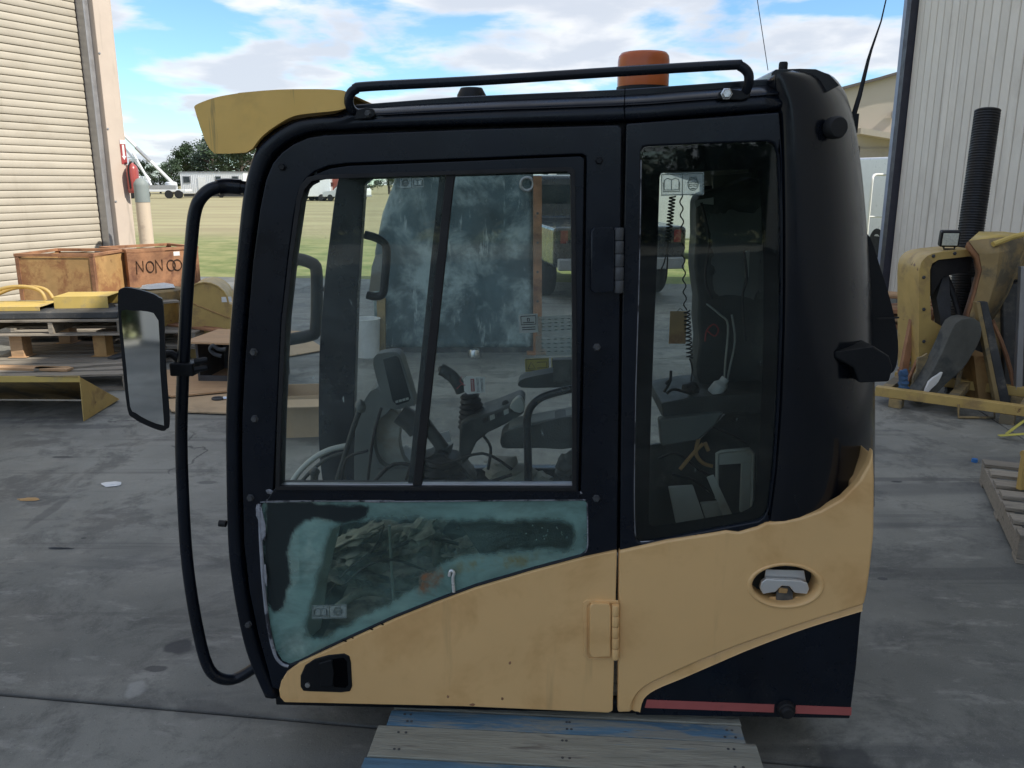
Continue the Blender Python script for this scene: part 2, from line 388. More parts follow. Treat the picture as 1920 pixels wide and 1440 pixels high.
M['wall'] = pm('beige_wall_cladding', (.78, .72, .62), .55, var=.05, vs=.8, bump=.04, bs=7, dirt=(.64, .58, .49), dirt_s=.9, dirt_t=(.5, .75), orand=.035, coords='World', streak=((.55, .49, .41), (5, 5, .22), .57, .80))
M['trim'] = pm('dark_trim', (.03, .03, .045), .5, var=.2)
M['trimblue'] = pm('blue_grey_trim', (.22, .26, .36), .4, var=.1)
M['farwall'] = pm('far_beige_wall', (.50, .44, .36), .7, var=.06, vs=.4, bump=.02)
M['farroof'] = pm('brown_roof_edge', (.13, .11, .10), .7, var=.15)
M['fardoor'] = pm('far_shutter', (.36, .32, .27), .6, var=.06)
M['bollard'] = pm('cream_bollard_paint', (.66, .55, .42), .55, var=.06, bump=.04, dirt=(.5, .4, .3), dirt_s=5)
M['grcap'] = pm('grey_bollard_cap', (.26, .30, .29), .6, var=.1)
M['extred'] = pm('extinguisher_red', (.38, .07, .06), .35, var=.1, coat=.4)
M['corr'] = pm('black_pipe_plastic', (.012, .012, .014), .45, var=.2)
M['strap'] = pm('yellow_strap', (.55, .50, .10), .7, var=.1)
M['blue'] = pm('blue_cloth', (.05, .11, .22), .85, var=.2)
M['bluecap'] = pm('blue_plastic', (.03, .16, .45), .5, var=.1)
M['plastic'] = pm('white_plastic_sheet', (.70, .70, .68), .5, var=.1, bump=.2)
M['bark'] = pm('bark', (.07, .055, .045), .9, var=.3, bump=.5, bs=12)
M['tyre'] = pm('tyre_rubber', (.015, .015, .016), .85, var=.2)
M['carwhite'] = pm('vehicle_white', (.72, .73, .74), .35, var=.04, coat=.4)
M['carblack'] = pm('vehicle_black', (.015, .018, .022), .3, var=.1, coat=.5)
M['carred'] = pm('vehicle_red', (.26, .07, .05), .5, var=.1)
M['taillight'] = pm('tail_light_red', (.22, .03, .03), .25, var=.05)
M['trunkgrey'] = pm('chassis_grey', (.07, .07, .075), .7, var=.2)
M['lens'] = pm('lamp_lens', (.62, .64, .56), .2, var=.15, vs=60, bump=.3, bs=120)
def leafm(name, c):
    m = pm(name, c, .6, var=.35, vs=.6, bump=0, orand=.15)
    return m
M['leaf'] = leafm('tree_leaves', (.045, .075, .035))

def concrete():
    m = bpy.data.materials.new('yard_concrete'); m.use_nodes = True; nt = m.node_tree; K = nt.links.new; b = nt.nodes['Principled BSDF']
    geo = _n(nt, 'ShaderNodeNewGeometry'); pos = geo.outputs['Position']
    def nz(sc, det=4, rg=.6, dist=0., stretch=None):
        n = _n(nt, 'ShaderNodeTexNoise'); n.inputs['Scale'].default_value = sc; n.inputs['Detail'].default_value = det; n.inputs['Roughness'].default_value = rg; n.inputs['Distortion'].default_value = dist
        if stretch:
            mp = _n(nt, 'ShaderNodeMapping'); mp.inputs['Scale'].default_value = stretch; mp.inputs['Rotation'].default_value = (0, 0, .5); K(pos, mp.inputs[0]); K(mp.outputs[0], n.inputs['Vector'])
        else: K(pos, n.inputs['Vector'])
        return n.outputs[0]
    def mr(v, a, c, lo=0., hi=1.):
        r = _n(nt, 'ShaderNodeMapRange'); r.interpolation_type = 'SMOOTHSTEP'; K(v, r.inputs[0]); r.inputs[1].default_value = a; r.inputs[2].default_value = c; r.inputs[3].default_value = lo; r.inputs[4].default_value = hi; return r.outputs[0]
    def mix(f, a, c):
        x = _n(nt, 'ShaderNodeMix', data_type='RGBA'); K(f, x.inputs[0])
        for i, v in ((6, a), (7, c)):
            if hasattr(v, 'links'): K(v, x.inputs[i])
            else: x.inputs[i].default_value = (*v, 1)
        return x.outputs[2]
    def mul(a, c):
        x = _n(nt, 'ShaderNodeMath', operation='MULTIPLY'); K(a, x.inputs[0])
        if hasattr(c, 'links'): K(c, x.inputs[1])
        else: x.inputs[1].default_value = c
        return x.outputs[0]
    col = mix(mr(nz(.55, 5), .32, .68), (.13, .132, .118), (.28, .278, .246))
    col = mix(mul(mr(nz(2.2, 6, .75, .4), .47, .62), .7), col, (.085, .086, .080))
    col = mix(mul(mr(nz(3.1, 6, .75, .2, (1, 2.4, 1)), .53, .68), .6), col, (.31, .305, .275))
    col = mix(mul(mr(nz(1.1, 6, .6, .5, (.5, 3.0, 1)), .54, .66), .55), col, (.09, .093, .092))
    col = mix(mr(nz(140, 2), .70, .74), col, (.40, .40, .39))
    col = mix(mul(mr(nz(70, 3), .62, .70), .5), col, (.09, .09, .085))
    vo = _n(nt, 'ShaderNodeTexVoronoi', feature='DISTANCE_TO_EDGE'); vo.inputs['Scale'].default_value = .42
    wn_ = _n(nt, 'ShaderNodeTexNoise'); wn_.inputs['Scale'].default_value = 2.5; wn_.inputs['Detail'].default_value = 6; K(pos, wn_.inputs['Vector'])
    wv = _n(nt, 'ShaderNodeVectorMath', operation='MULTIPLY_ADD'); K(wn_.outputs['Color'], wv.inputs[0]); wv.inputs[1].default_value = (.5, .5, .5); K(pos, wv.inputs[2]); K(wv.outputs[0], vo.inputs['Vector'])
    ck = mul(mr(vo.outputs['Distance'], .0045, .0015), mr(nz(.5, 3), .50, .60))
    col = mix(mul(ck, .8), col, (.05, .05, .048))
    tm = nz(1.0, 5, .55, .0, (.22, 7.0, 1))
    col = mix(mul(mul(mr(tm, .56, .64), mr(nz(.7, 3), .45, .6)), .55), col, (.07, .071, .07))
    col = mix(mul(mr(nz(260, 2), .55, .75), .45), col, (.30, .30, .28))
    col = mix(mul(mr(nz(330, 2), .58, .72), .5), col, (.06, .06, .058))
    # oil stains where they lie on the slab
    ns = _n(nt, 'ShaderNodeTexNoise'); ns.inputs['Scale'].default_value = 14; ns.inputs['Detail'].default_value = 4; K(pos, ns.inputs['Vector'])
    for (px, py, rx, ry, st) in ((335, 1213, .055, .028, .9), (293, 1254, .035, .010, .8), (118, 857, .055, .014, .8), (388, 905, .06, .016, .55), (330, 880, .05, .02, .35), (112, 1029, .022, .004, .9), (157, 1009, .012, .005, .9), (70, 945, .07, .012, .35),
                                 (1680, 903, .03, .008, .9), (1655, 1085, .02, .008, .8), (255, 1290, .03, .03, -.4), (1590, 1435, .10, .05, .7), (160, 800, .30, .03, .45), (90, 960, .03, .12, .4), (380, 1330, .08, .03, .4)):
        g = G(px, py)
        mp = _n(nt, 'ShaderNodeVectorMath', operation='SUBTRACT'); K(pos, mp.inputs[0]); mp.inputs[1].default_value = g
        sc = _n(nt, 'ShaderNodeVectorMath', operation='DIVIDE'); K(mp.outputs[0], sc.inputs[0]); sc.inputs[1].default_value = (rx, ry * 1.7, 1)
        ln = _n(nt, 'ShaderNodeVectorMath', operation='LENGTH'); K(sc.outputs[0], ln.inputs[0])
        ad = _n(nt, 'ShaderNodeMath', operation='MULTIPLY_ADD'); K(ns.outputs[0], ad.inputs[0]); ad.inputs[1].default_value = 1.6; K(ln.outputs['Value'], ad.inputs[2])
        f = mr(ad.outputs[0], 2.05, 1.55)
        col = mix(mul(f, abs(st)), col, (.045, .047, .05) if st > 0 else (.42, .42, .40))
    # grime along the slab joint
    dj = _n(nt, 'ShaderNodeVectorMath', operation='DOT_PRODUCT'); sj = _n(nt, 'ShaderNodeVectorMath', operation='SUBTRACT'); K(pos, sj.inputs[0]); sj.inputs[1].default_value = G(0, 1300)
    ja, jb = G(0, 1300), G(560, 1349); jd = (jb - ja).normalized()
    K(sj.outputs[0], dj.inputs[0]); dj.inputs[1].default_value = (-jd.y, jd.x, 0)
    aj = _n(nt, 'ShaderNodeMath', operation='ABSOLUTE'); K(dj.outputs['Value'], aj.inputs[0])
    nj = _n(nt, 'ShaderNodeMath', operation='MULTIPLY_ADD'); K(nz(5, 6), nj.inputs[0]); nj.inputs[1].default_value = .09; K(aj.outputs[0], nj.inputs[2])
    col = mix(mul(mr(nj.outputs[0], .075, .040), .6), col, (.06, .06, .058))
    K(col, b.inputs['Base Color'])
    K(mr(nz(3, 6), .3, .7, .62, .9), b.inputs['Roughness'])
    bp = _n(nt, 'ShaderNodeBump'); bp.inputs['Strength'].default_value = .35; bp.inputs['Distance'].default_value = .006
    K(nz(70, 3, .8), bp.inputs['Height']); K(bp.outputs[0], b.inputs['Normal'])
    return m
M['concrete'] = concrete()
def field():
    m = bpy.data.materials.new('dry_field'); m.use_nodes = True; nt = m.node_tree; K = nt.links.new; b = nt.nodes['Principled BSDF']
    geo = _n(nt, 'ShaderNodeNewGeometry'); pos = geo.outputs['Position']
    sep = _n(nt, 'ShaderNodeSeparateXYZ'); K(pos, sep.inputs[0])
    def nz(sc, det=6, st=None):
        n = _n(nt, 'ShaderNodeTexNoise'); n.inputs['Scale'].default_value = sc; n.inputs['Detail'].default_value = det; n.inputs['Roughness'].default_value = .65
        mp = _n(nt, 'ShaderNodeMapping'); mp.inputs['Scale'].default_value = st or (1, 1, 1); K(pos, mp.inputs[0]); K(mp.outputs[0], n.inputs['Vector']); return n.outputs[0]
    def mr(v, a, c, lo=0., hi=1.):
        r = _n(nt, 'ShaderNodeMapRange'); r.interpolation_type = 'SMOOTHSTEP'; K(v, r.inputs[0]); r.inputs[1].default_value = a; r.inputs[2].default_value = c; r.inputs[3].default_value = lo; r.inputs[4].default_value = hi; return r.outputs[0]
    def mix(f, a, c):
        x = _n(nt, 'ShaderNodeMix', data_type='RGBA'); K(f, x.inputs[0])
        for i, v in ((6, a), (7, c)):
            if hasattr(v, 'links'): K(v, x.inputs[i])
            else: x.inputs[i].default_value = (*v, 1)
        return x.outputs[2]
    grass = mix(mr(nz(1.2), .35, .65), (.15, .19, .07), (.29, .29, .13))
    dirt = mix(mr(nz(.25, 6, (.3, 1.4, 1)), .35, .65), (.30, .26, .155), (.38, .345, .20))
    ab = _n(nt, 'ShaderNodeMath', operation='ABSOLUTE'); K(sep.outputs[1], ab.inputs[0])
    ad = _n(nt, 'ShaderNodeMath', operation='MULTIPLY_ADD'); K(nz(.12, 5, (.4, 1, 1)), ad.inputs[0]); ad.inputs[1].default_value = 22; K(ab.outputs[0], ad.inputs[2])
    K(mix(mr(ad.outputs[0], 31, 46), grass, dirt), b.inputs['Base Color'])
    b.inputs['Roughness'].default_value = .95; b.inputs['Specular IOR Level'].default_value = .1
    return m
M['field'] = field()

# ================================================================== SETTING
def sheet(name, x0, x1, y0, y1, z, mat, th=0.0, parent=None):
    bm = nb()
    if th: box(bm, ((x0 + x1) / 2, (y0 + y1) / 2, z - th / 2), (x1 - x0, y1 - y0, th))
    else:
        bm.faces.new([bm.verts.new(p) for p in ((x0, y0, z), (x1, y0, z), (x1, y1, z), (x0, y1, z))])
    return ob(name, bm, mat, parent, smooth=False, bevel=.006 if th else 0)
ground = tag(sheet('ground', -1500, 1500, -1500, 1500, -0.125, M['field']), kind='structure')
yard = empty('concrete_yard', kind='structure')
JA, JB = G(0, 1300), G(560, 1349)
jrot = math.atan2(JB.y - JA.y, JB.x - JA.x)
jm = Matrix.Translation((JA.x, JA.y, 0)) @ Matrix.Rotation(jrot, 4, 'Z')
yj = [(-21.5, -16.22), (-16.2, -11.7), (-11.69, -6.2), (-6.19, -.010), (0, 5.7), (5.71, 11.9)]
xj = [(-17, -9.5), (-9.49, -3.1), (-3.09, 4.6), (4.61, 11.0)]
for (a, b_) in yj:
    for (c, d) in xj:
        s = sheet('slab', c, d, a, b_, 0, M['concrete'], .12, yard); s.matrix_local = jm
joint = sheet('joint_filler', -16.9, 10.9, -21.4, 11.8, -.012, M['rubber'], 0, yard); joint.matrix_local = jm

# ------------------------------------------------------------------ left building with roller shutter
WA = R(25.5); wd = Vector((math.sin(WA), math.cos(WA), 0)); wn = Vector((math.cos(WA), -math.sin(WA), 0))
cor = AY(214, 500, 10.9); cor.z = 0
WM = Matrix.Translation(cor) @ Matrix(((wd.x, wn.x, 0, 0), (wd.y, wn.y, 0, 0), (0, 0, 1, 0), (0, 0, 0, 1)))   # local x along wall away from camera, y out of wall
lb = empty('shutter_building', WM, 'cream warehouse with a wide ribbed roller shutter beside the grass field', 'warehouse')
bm = nb(); box(bm, (-4.0, -5.2, 3.3), (9.1, 10, 6.6)); ob('wall', bm, M['jamb'], lb)
pitch = .086
bm = nb(); prof = []
prof = [(.0, 0), (.012, .004), (.015, .012), (.0145, .035), (.012, .060), (.008, .076), (.001, .0815), (.0, .0855)]
loft(bm, [[(-8.3, y, z), (0, y, z)] for y, z in prof])
s0 = ob('slat', bm, M['slat'], lb, angle=50); s0.location = (-.02, -.17, .0)
for k in range(1, 71):
    share('slat', s0, lb, Matrix.Translation((-.02, -.17 + random.uniform(-.002, .002), k * pitch)))
bm = nb(); box(bm, (.03, -.09, 3.1), (.075, .14, 6.2)); ob('shutter_guide', bm, M['galv'], lb, bevel=.008)
bm = nb(); box(bm, (.195, -.06, 3.1), (.25, .24, 6.2)); ob('door_jamb', bm, M['jamb'], lb, bevel=.01)
for z in (.5, 1.4, 2.3, 3.2): 
    bm = nb(); lathe(bm, [(0, .008), (.012, .006), (.016, 0)], T(.085, .063, z, 0, -math.pi / 2), 8); ob('bolt_head', bm, M['galv'], lb)
bm = nb(); box(bm, (-4, -5.2, 6.65), (9.5, 10.5, .1)); ob('roof', bm, M['farroof'], lb)
bm = nb(); box(bm, (-4.0, -.06, 6.3), (8.6, .24, .25)); ob('lintel', bm, M['jamb'], lb)

def onwall(px, py):     # point on jamb's face
    I = lb.matrix_world.inverted() if False else WM.inverted()
    o = I @ CO; d = I.to_3x3() @ ray(px, py); return o + d * ((.061 - o.y) / d.y)
# arrow sign
p = onwall(231, 285)
sg = empty('arrow_sign', WM @ Matrix.Translation(p), 'small red and white arrow sign above the fire extinguisher', 'sign')
bm = nb(); box(bm, (0, .003, 0), (.085, .005, .30)); ob('sign_plate', bm, M['redink'], sg)
bm = nb(); prism(bm, [(x, .0065, z) for x, z in ((-.016, .09), (.016, .09), (.016, -.05), (.034, -.05), (0, -.10), (-.034, -.05), (-.016, -.05))], (0, .001, 0)); ob('arrow', bm, M['paper'], sg)
bm = nb(); box(bm, (0, .0065, .125), (.085, .001, .05)); ob('sign_band', bm, M['paper'], sg)
# fire extinguisher
p = onwall(240, 362)
ex = empty('fire_extinguisher', WM @ Matrix.Translation((p.x + .03, p.y + .085, p.z)), 'red fire extinguisher hung on the beige door jamb', 'extinguisher')
bm = nb(); lathe(bm, [(0, 0), (.06, 0), (.072, .02), (.075, .05), (.075, .30), (.06, .345), (.03, .37), (.025, .385), (0, .385)]); ob('cylinder', bm, M['extred'], ex)
bm = nb(); box(bm, (0, 0, .40), (.04, .04, .03)); box(bm, (.035, 0, .425), (.11, .02, .012)); box(bm, (.03, 0, .45), (.10, .02, .012), T(0, 0, 0, 0, 0, -.05)); ob('valve_handle', bm, M['steel'], ex)
bm = nb(); tube(bm, cr([(.02, 0, .395), (-.05, .03, .38), (-.085, .03, .30), (-.08, .03, .15), (-.075, .03, .06)]), .011, 8); ob('hose', bm, M['rubber'], ex)
bm = nb(); box(bm, (0, -.082, .22), (.05, .02, .2)); ob('wall_bracket', bm, M['galv'], ex)
# bollard
b0 = AY(278, 480, 10.55); b0.z = 0
bo = empty('bollard', Matrix.Translation(b0), 'cream steel bollard with grey domed cap beside the door jamb', 'bollard')
bm = nb(); lathe(bm, [(.085, 0), (.085, 1.40)], n=24); ob('post', bm, M['bollard'], bo)
bm = nb(); lathe(bm, [(.0885, 1.40), (.0885, 1.60), (.085, 1.63), (.05, 1.68), (0, 1.70)], n=24); ob('cap', bm, M['grcap'], bo)

# ------------------------------------------------------------------ right building, vertical cladding
RC = AY(1662, 545, 11.6); RC.z = 0
ra = R(1.0); rd = Vector((-math.sin(ra), -math.cos(ra), 0)); rn = Vector((-math.cos(ra), math.sin(ra), 0))
RM = Matrix.Translation(RC) @ Matrix(((rd.x, -rn.x, 0, 0), (rd.y, -rn.y, 0, 0), (0, 0, 1, 0), (0, 0, 0, 1)))  # x toward camera along wall, y into building
rb = empty('clad_building', RM, 'tall beige building with vertical ribbed cladding and a dark corner trim', 'warehouse')
RH = 9.6
bm = nb(); box(bm, (14.3, 6.10, RH / 2), (28.6, 12, RH)); ob('core_wall', bm, M['farwall'], rb)
pw = .185
bm = nb()
pr = [(0, .060), (.005, .060), (.009, .006), (.016, 0), (pw * .5, .002), (pw - .016, 0), (pw - .009, .006), (pw - .005, .060), (pw - .001, .060)]
loft(bm, [[(x, y, 0.12), (x, y, RH)] for x, y in pr])
s0 = ob('cladding_panel', bm, M['wall'], rb, angle=20); s0.location = (.0, .02, 0)
for k in range(1, 154): share('cladding_panel', s0, rb, Matrix.Translation((k * pw, .02, 0)))
bm = nb(); box(bm, (-.075, -.01, RH / 2), (.13, .12, RH)); ob('corner_trim', bm, M['trim'], rb)
bm = nb(); box(bm, (-.20, .02, RH / 2), (.12, .16, RH)); ob('corner_flashing', bm, M['trimblue'], rb)
bm = nb(); box(bm, (14.3, .03, .06), (28.6, .09, .12)); ob('base_kerb', bm, M['concrete'], rb)
bm = nb(); box(bm, (14.3, 6, RH + .06), (29, 12.6, .12)); ob('roof', bm, M['farroof'], rb)

# ------------------------------------------------------------------ far gabled building at right
fg = AY(1600, 430, 34.0); fg.z = -.12
fb = empty('gabled_shed', Matrix.Translation(fg) @ Matrix.Rotation(R(-14), 4, 'Z'), 'distant beige shed with shallow gabled roof and a shutter door', 'shed')
zr = lambda py, Y: AY(960, py, Y).z + .12
bm = nb(); prism(bm, [(-6, 0, 0), (8, 0, 0), (8, 0, zr(116, 34)), (2.9, 0, zr(124, 34)), (1.6, 0, zr(129, 34)), (.4, 0, zr(146, 34)), (-6, 0, zr(226, 34))], (0, 10, 0)); ob('wall', bm, M['farwall'], fb)
bm = nb(); prism(bm, [(8.2, -.25, zr(116, 34)), (2.9, -.25, zr(124, 34)), (1.6, -.25, zr(129, 34)), (.4, -.25, zr(146, 34)), (-6.2, -.25, zr(228, 34)), (-6.2, -.25, zr(234, 34)), (.4, -.25, zr(151, 34)), (1.6, -.25, zr(134, 34)), (2.9, -.25, zr(129, 34)), (8.2, -.25, zr(121, 34))], (0, 10.5, 0)); ob('roof', bm, M['farroof'], fb)
bm = nb(); box(bm, (1.0, -.06, 1.55), (2.1, .1, 3.1)); ob('shutter_door', bm, M['fardoor'], fb)
bm = nb(); prism(bm, [(-.2, -.9, 3.62), (2.4, -.9, 3.15), (2.4, -.9, 3.35), (-.2, -.9, 3.85)], (0, .9, 0)); ob('door_canopy', bm, M['farwall'], fb)
bm = nb(); box(bm, (1.1, -.15, 4.35), (.25, .2, .25)); ob('wall_lamp', bm, M['galv'], fb)
bm = nb(); box(bm, (-.22, -.05, 1.6), (.30, .12, 3.2)); ob('door_jamb', bm, M['farroof'], fb)

# ================================================================== EXCAVATOR CAB
cab = empty('excavator_cab', CAB_M, 'black and yellow excavator operator cab standing on a blue pallet', 'excavator cab')
def plate(name, pts, t0, th, mat, parent, holes=(), bevel=.003, **kw):
    bm = nb(); prism(bm, [L(p[0], p[1], t0) for p in pts], (0, th, 0), [[L(p[0], p[1], t0) for p in h] for h in holes])
    return ob(name, bm, mat, parent, bevel=bevel, **kw)
def ptube(name, pts, t, rpx, mat, parent, n=10, smooth=4, **kw):
    """tube through pixels; t a number or one per point"""
    ts = t if isinstance(t, (list, tuple)) else [t] * len(pts)
    P = [L(p[0], p[1], q) for p, q in zip(pts, ts)]
    if smooth: P = cr(P, smooth)
    bm = nb(); tube(bm, P, rpx / 770.0 * (1 + sum(ts) / len(ts) / 2.05), n); return ob(name, bm, mat, parent, angle=60, **kw)
def xy(pts, n=3, closed=False): return [(p.x, p.y) for p in cr([(a, b, 0) for a, b in pts], n, closed)]
def hexbolt(px, py, t, rpx, mat, parent, name='bolt'):
    p = L(px, py, t); r = rpx / 770; bm = nb()
    lathe(bm, [(r * 1.25, 0), (r * 1.25, .002), (r, .0025), (r, .008), (r * .8, .010), (0, .010)], Matrix.Translation(p) @ Euler((math.pi / 2, 0, 0)).to_matrix().to_4x4(), 6 if rpx > 5 else 8)
    return ob(name, bm, mat, parent)

# ---- outer frame of the side: front pillar and roof rail in one rounded band
PO = [(489, 1307), (463, 1247), (447, 1194), (431, 1110), (421, 1021), (417, 860), (417, 770), (421, 676), (427, 582), (436, 489), (447, 376), (458, 320), (472, 280), (490, 260), (515, 240), (547, 222), (577, 216), (627, 209), (667, 191), (860, 177), (1172, 163), (1300, 154), (1450, 143)]
PI = [(521, 1312), (497, 1258), (478, 1195), (461, 1110), (451, 1021), (447, 860), (448, 770), (453, 676), (460, 582), (468, 489), (481, 390), (492, 335), (505, 302), (522, 281), (545, 264), (575, 252), (605, 247), (650, 245), (700, 242), (880, 236), (1172, 228), (1300, 219), (1470, 206)]
o2, i2 = xy(PO, 4), xy(PI, 4)
SEC = [(0, .16), (0, .09), (.015, .05), (.06, .026), (.14, .010), (.26, .001), (.5, 0), (.74, .001), (.86, .005), (.94, .013), (1.0, .03), (1.0, .075)]
SEC = [(0, .16), (0, .09), (.015, .05), (.06, .026), (.14, .010), (.26, .001), (.38, 0), (.5, 0), (.62, 0), (.74, .001), (.86, .005), (.94, .013), (1.0, .03), (1.0, .075)]
SER = [(0, .24), (.02, .15), (.07, .095), (.15, .06), (.25, .034), (.36, .015), (.46, .004), (.52, .002), (.555, .009), (.60, .008), (.80, .002), (.93, .008), (1.0, .03), (1.0, .075)]
rows = []
for a, b_ in zip(o2, i2):
    A, B = L(*a), L(*b_); k = max(0, min(1, (a[0] - 600) / 90)); k = k * k * (3 - 2 * k)
    rows.append([A.lerp(B, s + (s2 - s) * k) + Vector((0, t + (t2 - t) * k, 0)) for (s, t), (s2, t2) in zip(SEC, SER)])
bm = nb(); loft(bm, rows); fr = ob('side_frame', bm, M['black'], cab, angle=60)
fr.modifiers.new('solid', 'SOLIDIFY').thickness = .004
# inner pillar carrying the door seal
P2 = i2[:]; P3 = [(p[0] + 26, p[1] + (6 if p[1] > 400 else 22)) for p in i2]
rows = [[L(*a) + Vector((0, .052, 0)), L(*b_) + Vector((0, .052, 0)), L(*b_) + Vector((0, .10, 0)), L(*a) + Vector((0, .10, 0))] for a, b_ in zip(P2[:-4], P3[:-4])]
bm = nb(); loft(bm, rows); ob('door_seal_frame', bm, M['rubber'], cab)

# ---- roof and floor run right across the cab
CW = 1.0
roof_top = [(475, 275), (490, 260), (515, 241), (547, 225), (577, 219), (627, 213), (667, 196), (860, 181), (1172, 167), (1300, 158), (1450, 147), (1530, 140)]
roof_bot = [(1530, 215), (1450, 222), (1172, 236), (880, 244), (650, 254), (600, 258), (560, 272), (530, 290), (512, 312)]
plate('roof', roof_top + roof_bot, .055, CW - .055, M['black'], cab, bevel=.012)
bm = nb(); lathe(bm, [(0, .02), (.03, .018), (.04, 0), (.04, -.03)], Matrix.Translation(L(884, 178, .35)), 16); ob('roof_vent', bm, M['blackmat'], cab)
fp = [(500, 1300), (1588, 1332)]
A, B = L(505, 1290), L(1590, 1320)
bm = nb(); box(bm, ((A.x + B.x) / 2, .53, .162), (B.x - A.x, .98, .030)); ob('floor_pan', bm, M['blackmat'], cab, bevel=.004)
bm = nb(); box(bm, ((A.x + B.x) / 2 - .05, .53, .1835), (B.x - A.x - .22, .9, .012)); ob('floor_mat', bm, M['dusty'], cab)

# ---- the far side: pillars and a window, same outline as the near side
def far(pts, t): return [(lambda v: Vector((v.x, t, v.z)))(L(p[0], p[1], 0)) for p in pts]
so = [o2[i] for i in range(0, len(o2), 2)] + [(1530, 140), (1575, 165), (1600, 240), (1618, 360), (1632, 560), (1640, 800), (1636, 1050), (1600, 1320)]
hole = [L(p[0], p[1], CW) for p in ((688, 345), (700, 336), (1300, 318), (1312, 330), (1318, 720), (1310, 860), (1290, 872), (700, 872), (672, 850), (668, 760), (674, 560))]
hole = [Vector((v.x, CW - .04, v.z)) for v in hole]
bm = nb(); prism(bm, far(so, CW - .04), (0, .05, 0), [hole]); ob('far_side_frame', bm, M['black'], cab, bevel=.006)
bm = nb(); prism(bm, [h + Vector((0, .02, 0)) for h in hole], (0, .004, 0)); ob('far_window_pane', bm, M['glassfar'], cab)
for k in range(3):   # front header, front sill and windscreen
    pass
a, b_ = L(470, 300), L(497, 322)
bm = nb(); box(bm, ((a.x + b_.x) / 2 + .01, .52, (a.z + b_.z) / 2), (.05, .9, .05)); ob('windscreen_header', bm, M['black'], cab, bevel=.01)
a = L(470, 1240)
bm = nb(); box(bm, (a.x + .035, .52, .26), (.05, .9, .18)); ob('front_sill', bm, M['blackmat'], cab, bevel=.01)

# ---- rear wall with rear window opening and outer bulge seen past the corner pillar
a, b_ = L(1600, 1330), L(1600, 760); ax_, cx_ = L(1622, 800).x, L(1580, 300).x
bm = nb(); box(bm, (ax_ - .03, .53, (a.z + b_.z) / 2), (.03, .90, b_.z - a.z - .03)); ob('rear_wall', bm, M['blackmat'], cab)
c = L(1600, 200)
bm = nb(); box(bm, (cx_ - .02, .80, (b_.z + c.z) / 2), (.04, .34, c.z - b_.z)); ob('rear_corner_post', bm, M['blackmat'], cab)
bm = nb(); box(bm, (cx_ - .03, .52, (b_.z + c.z) / 2), (.006, .22, c.z - b_.z)); ob('rear_window_pane', bm, M['glassfar'], cab)
bulge = [(1610, 425), (1632, 446), (1650, 500), (1672, 572), (1684, 640), (1680, 688), (1664, 702), (1630, 700)]
plate('rear_corner_cover', xy(bulge, 3), .30, .45, M['blackmat'], cab, bevel=.03, seg=4)
plate('cover_seam', [(1645, 596), (1686, 594), (1686, 597), (1645, 599)], .296, .003, M['rubber'], cab, bevel=0)

# ---- rear corner pillar (moulded, rounded over the corner)
LE = [(1452, 140), (1449, 150), (1453, 172), (1463, 210), (1466, 300), (1467, 400), (1467, 540), (1465, 640), (1460, 770), (1450, 890), (1441, 960), (1437, 984)]
RE = [(1500, 129), (1553, 138), (1578, 162), (1592, 193), (1606, 250), (1619, 350), (1627, 450), (1635, 560), (1640, 700), (1641, 820), (1640, 880), (1640, 950)]
TOP = [(1449, 133)]
le, re_ = xy(LE, 3), xy(RE, 3)
rows = []
for a, b_ in zip(le, re_):
    A = L(*a); row = [A + Vector((0, .05, 0))]
    for k in range(15):
        s = k / 14
        if s < .12: u, t = s * 1.0, .012 * (1 - s / .12) ** 2
        else:
            q = (s - .12) / .88 * math.pi / 2; u = .12 + .88 * math.sin(q) ** .85; t = .28 * (1 - math.cos(q)) ** 1.15
        row.append(L(a[0] + (b_[0] - a[0]) * u, a[1] + (b_[1] - a[1]) * u, t))
    row.append(row[-1] + Vector((0, .4, 0))); rows.append(row)
top = [rows[0][0].lerp(p, .0) * 0 + Vector((p.x, p.y + .06, p.z - .005)) for p in rows[0]]
bm = nb(); loft(bm, rows); ob('rear_pillar', bm, M['gloss'], cab, angle=75)
bm = nb(); A = L(1500, 129); B = L(1446, 134)
prism(bm, [L(*q, .06) for q in ((1446, 150), (1447, 136), (1455, 130), (1500, 128.5), (1530, 129.5), (1556, 140), (1574, 160), (1500, 200), (1466, 200))], (0, .6, 0)); ob('pillar_cap', bm, M['gloss'], cab, bevel=.02, seg=4)
bm = nb(); lathe(bm, [(.011, 0), (.011, .014), (.009, .018), (0, .018)], Matrix.Translation(L(1468, 131, .1)), 12); ob('roof_plug', bm, M['blackmat'], cab)
p = L(1550, 241, .05)
bm = nb(); lathe(bm, [(.021, 0), (.021, .022), (.026, .024), (.026, .046), (.022, .052), (0, .053)], Matrix.Translation(p) @ Euler((math.pi / 2, .0, .25)).to_matrix().to_4x4(), 18); ob('rubber_knob', bm, M['rubber'], cab)
plate('lower_catch', [(1565, 660), (1640, 650), (1668, 668), (1675, 690), (1668, 716), (1610, 718), (1600, 690), (1566, 672)], .02, .14, M['blackmat'], cab, bevel=.006)

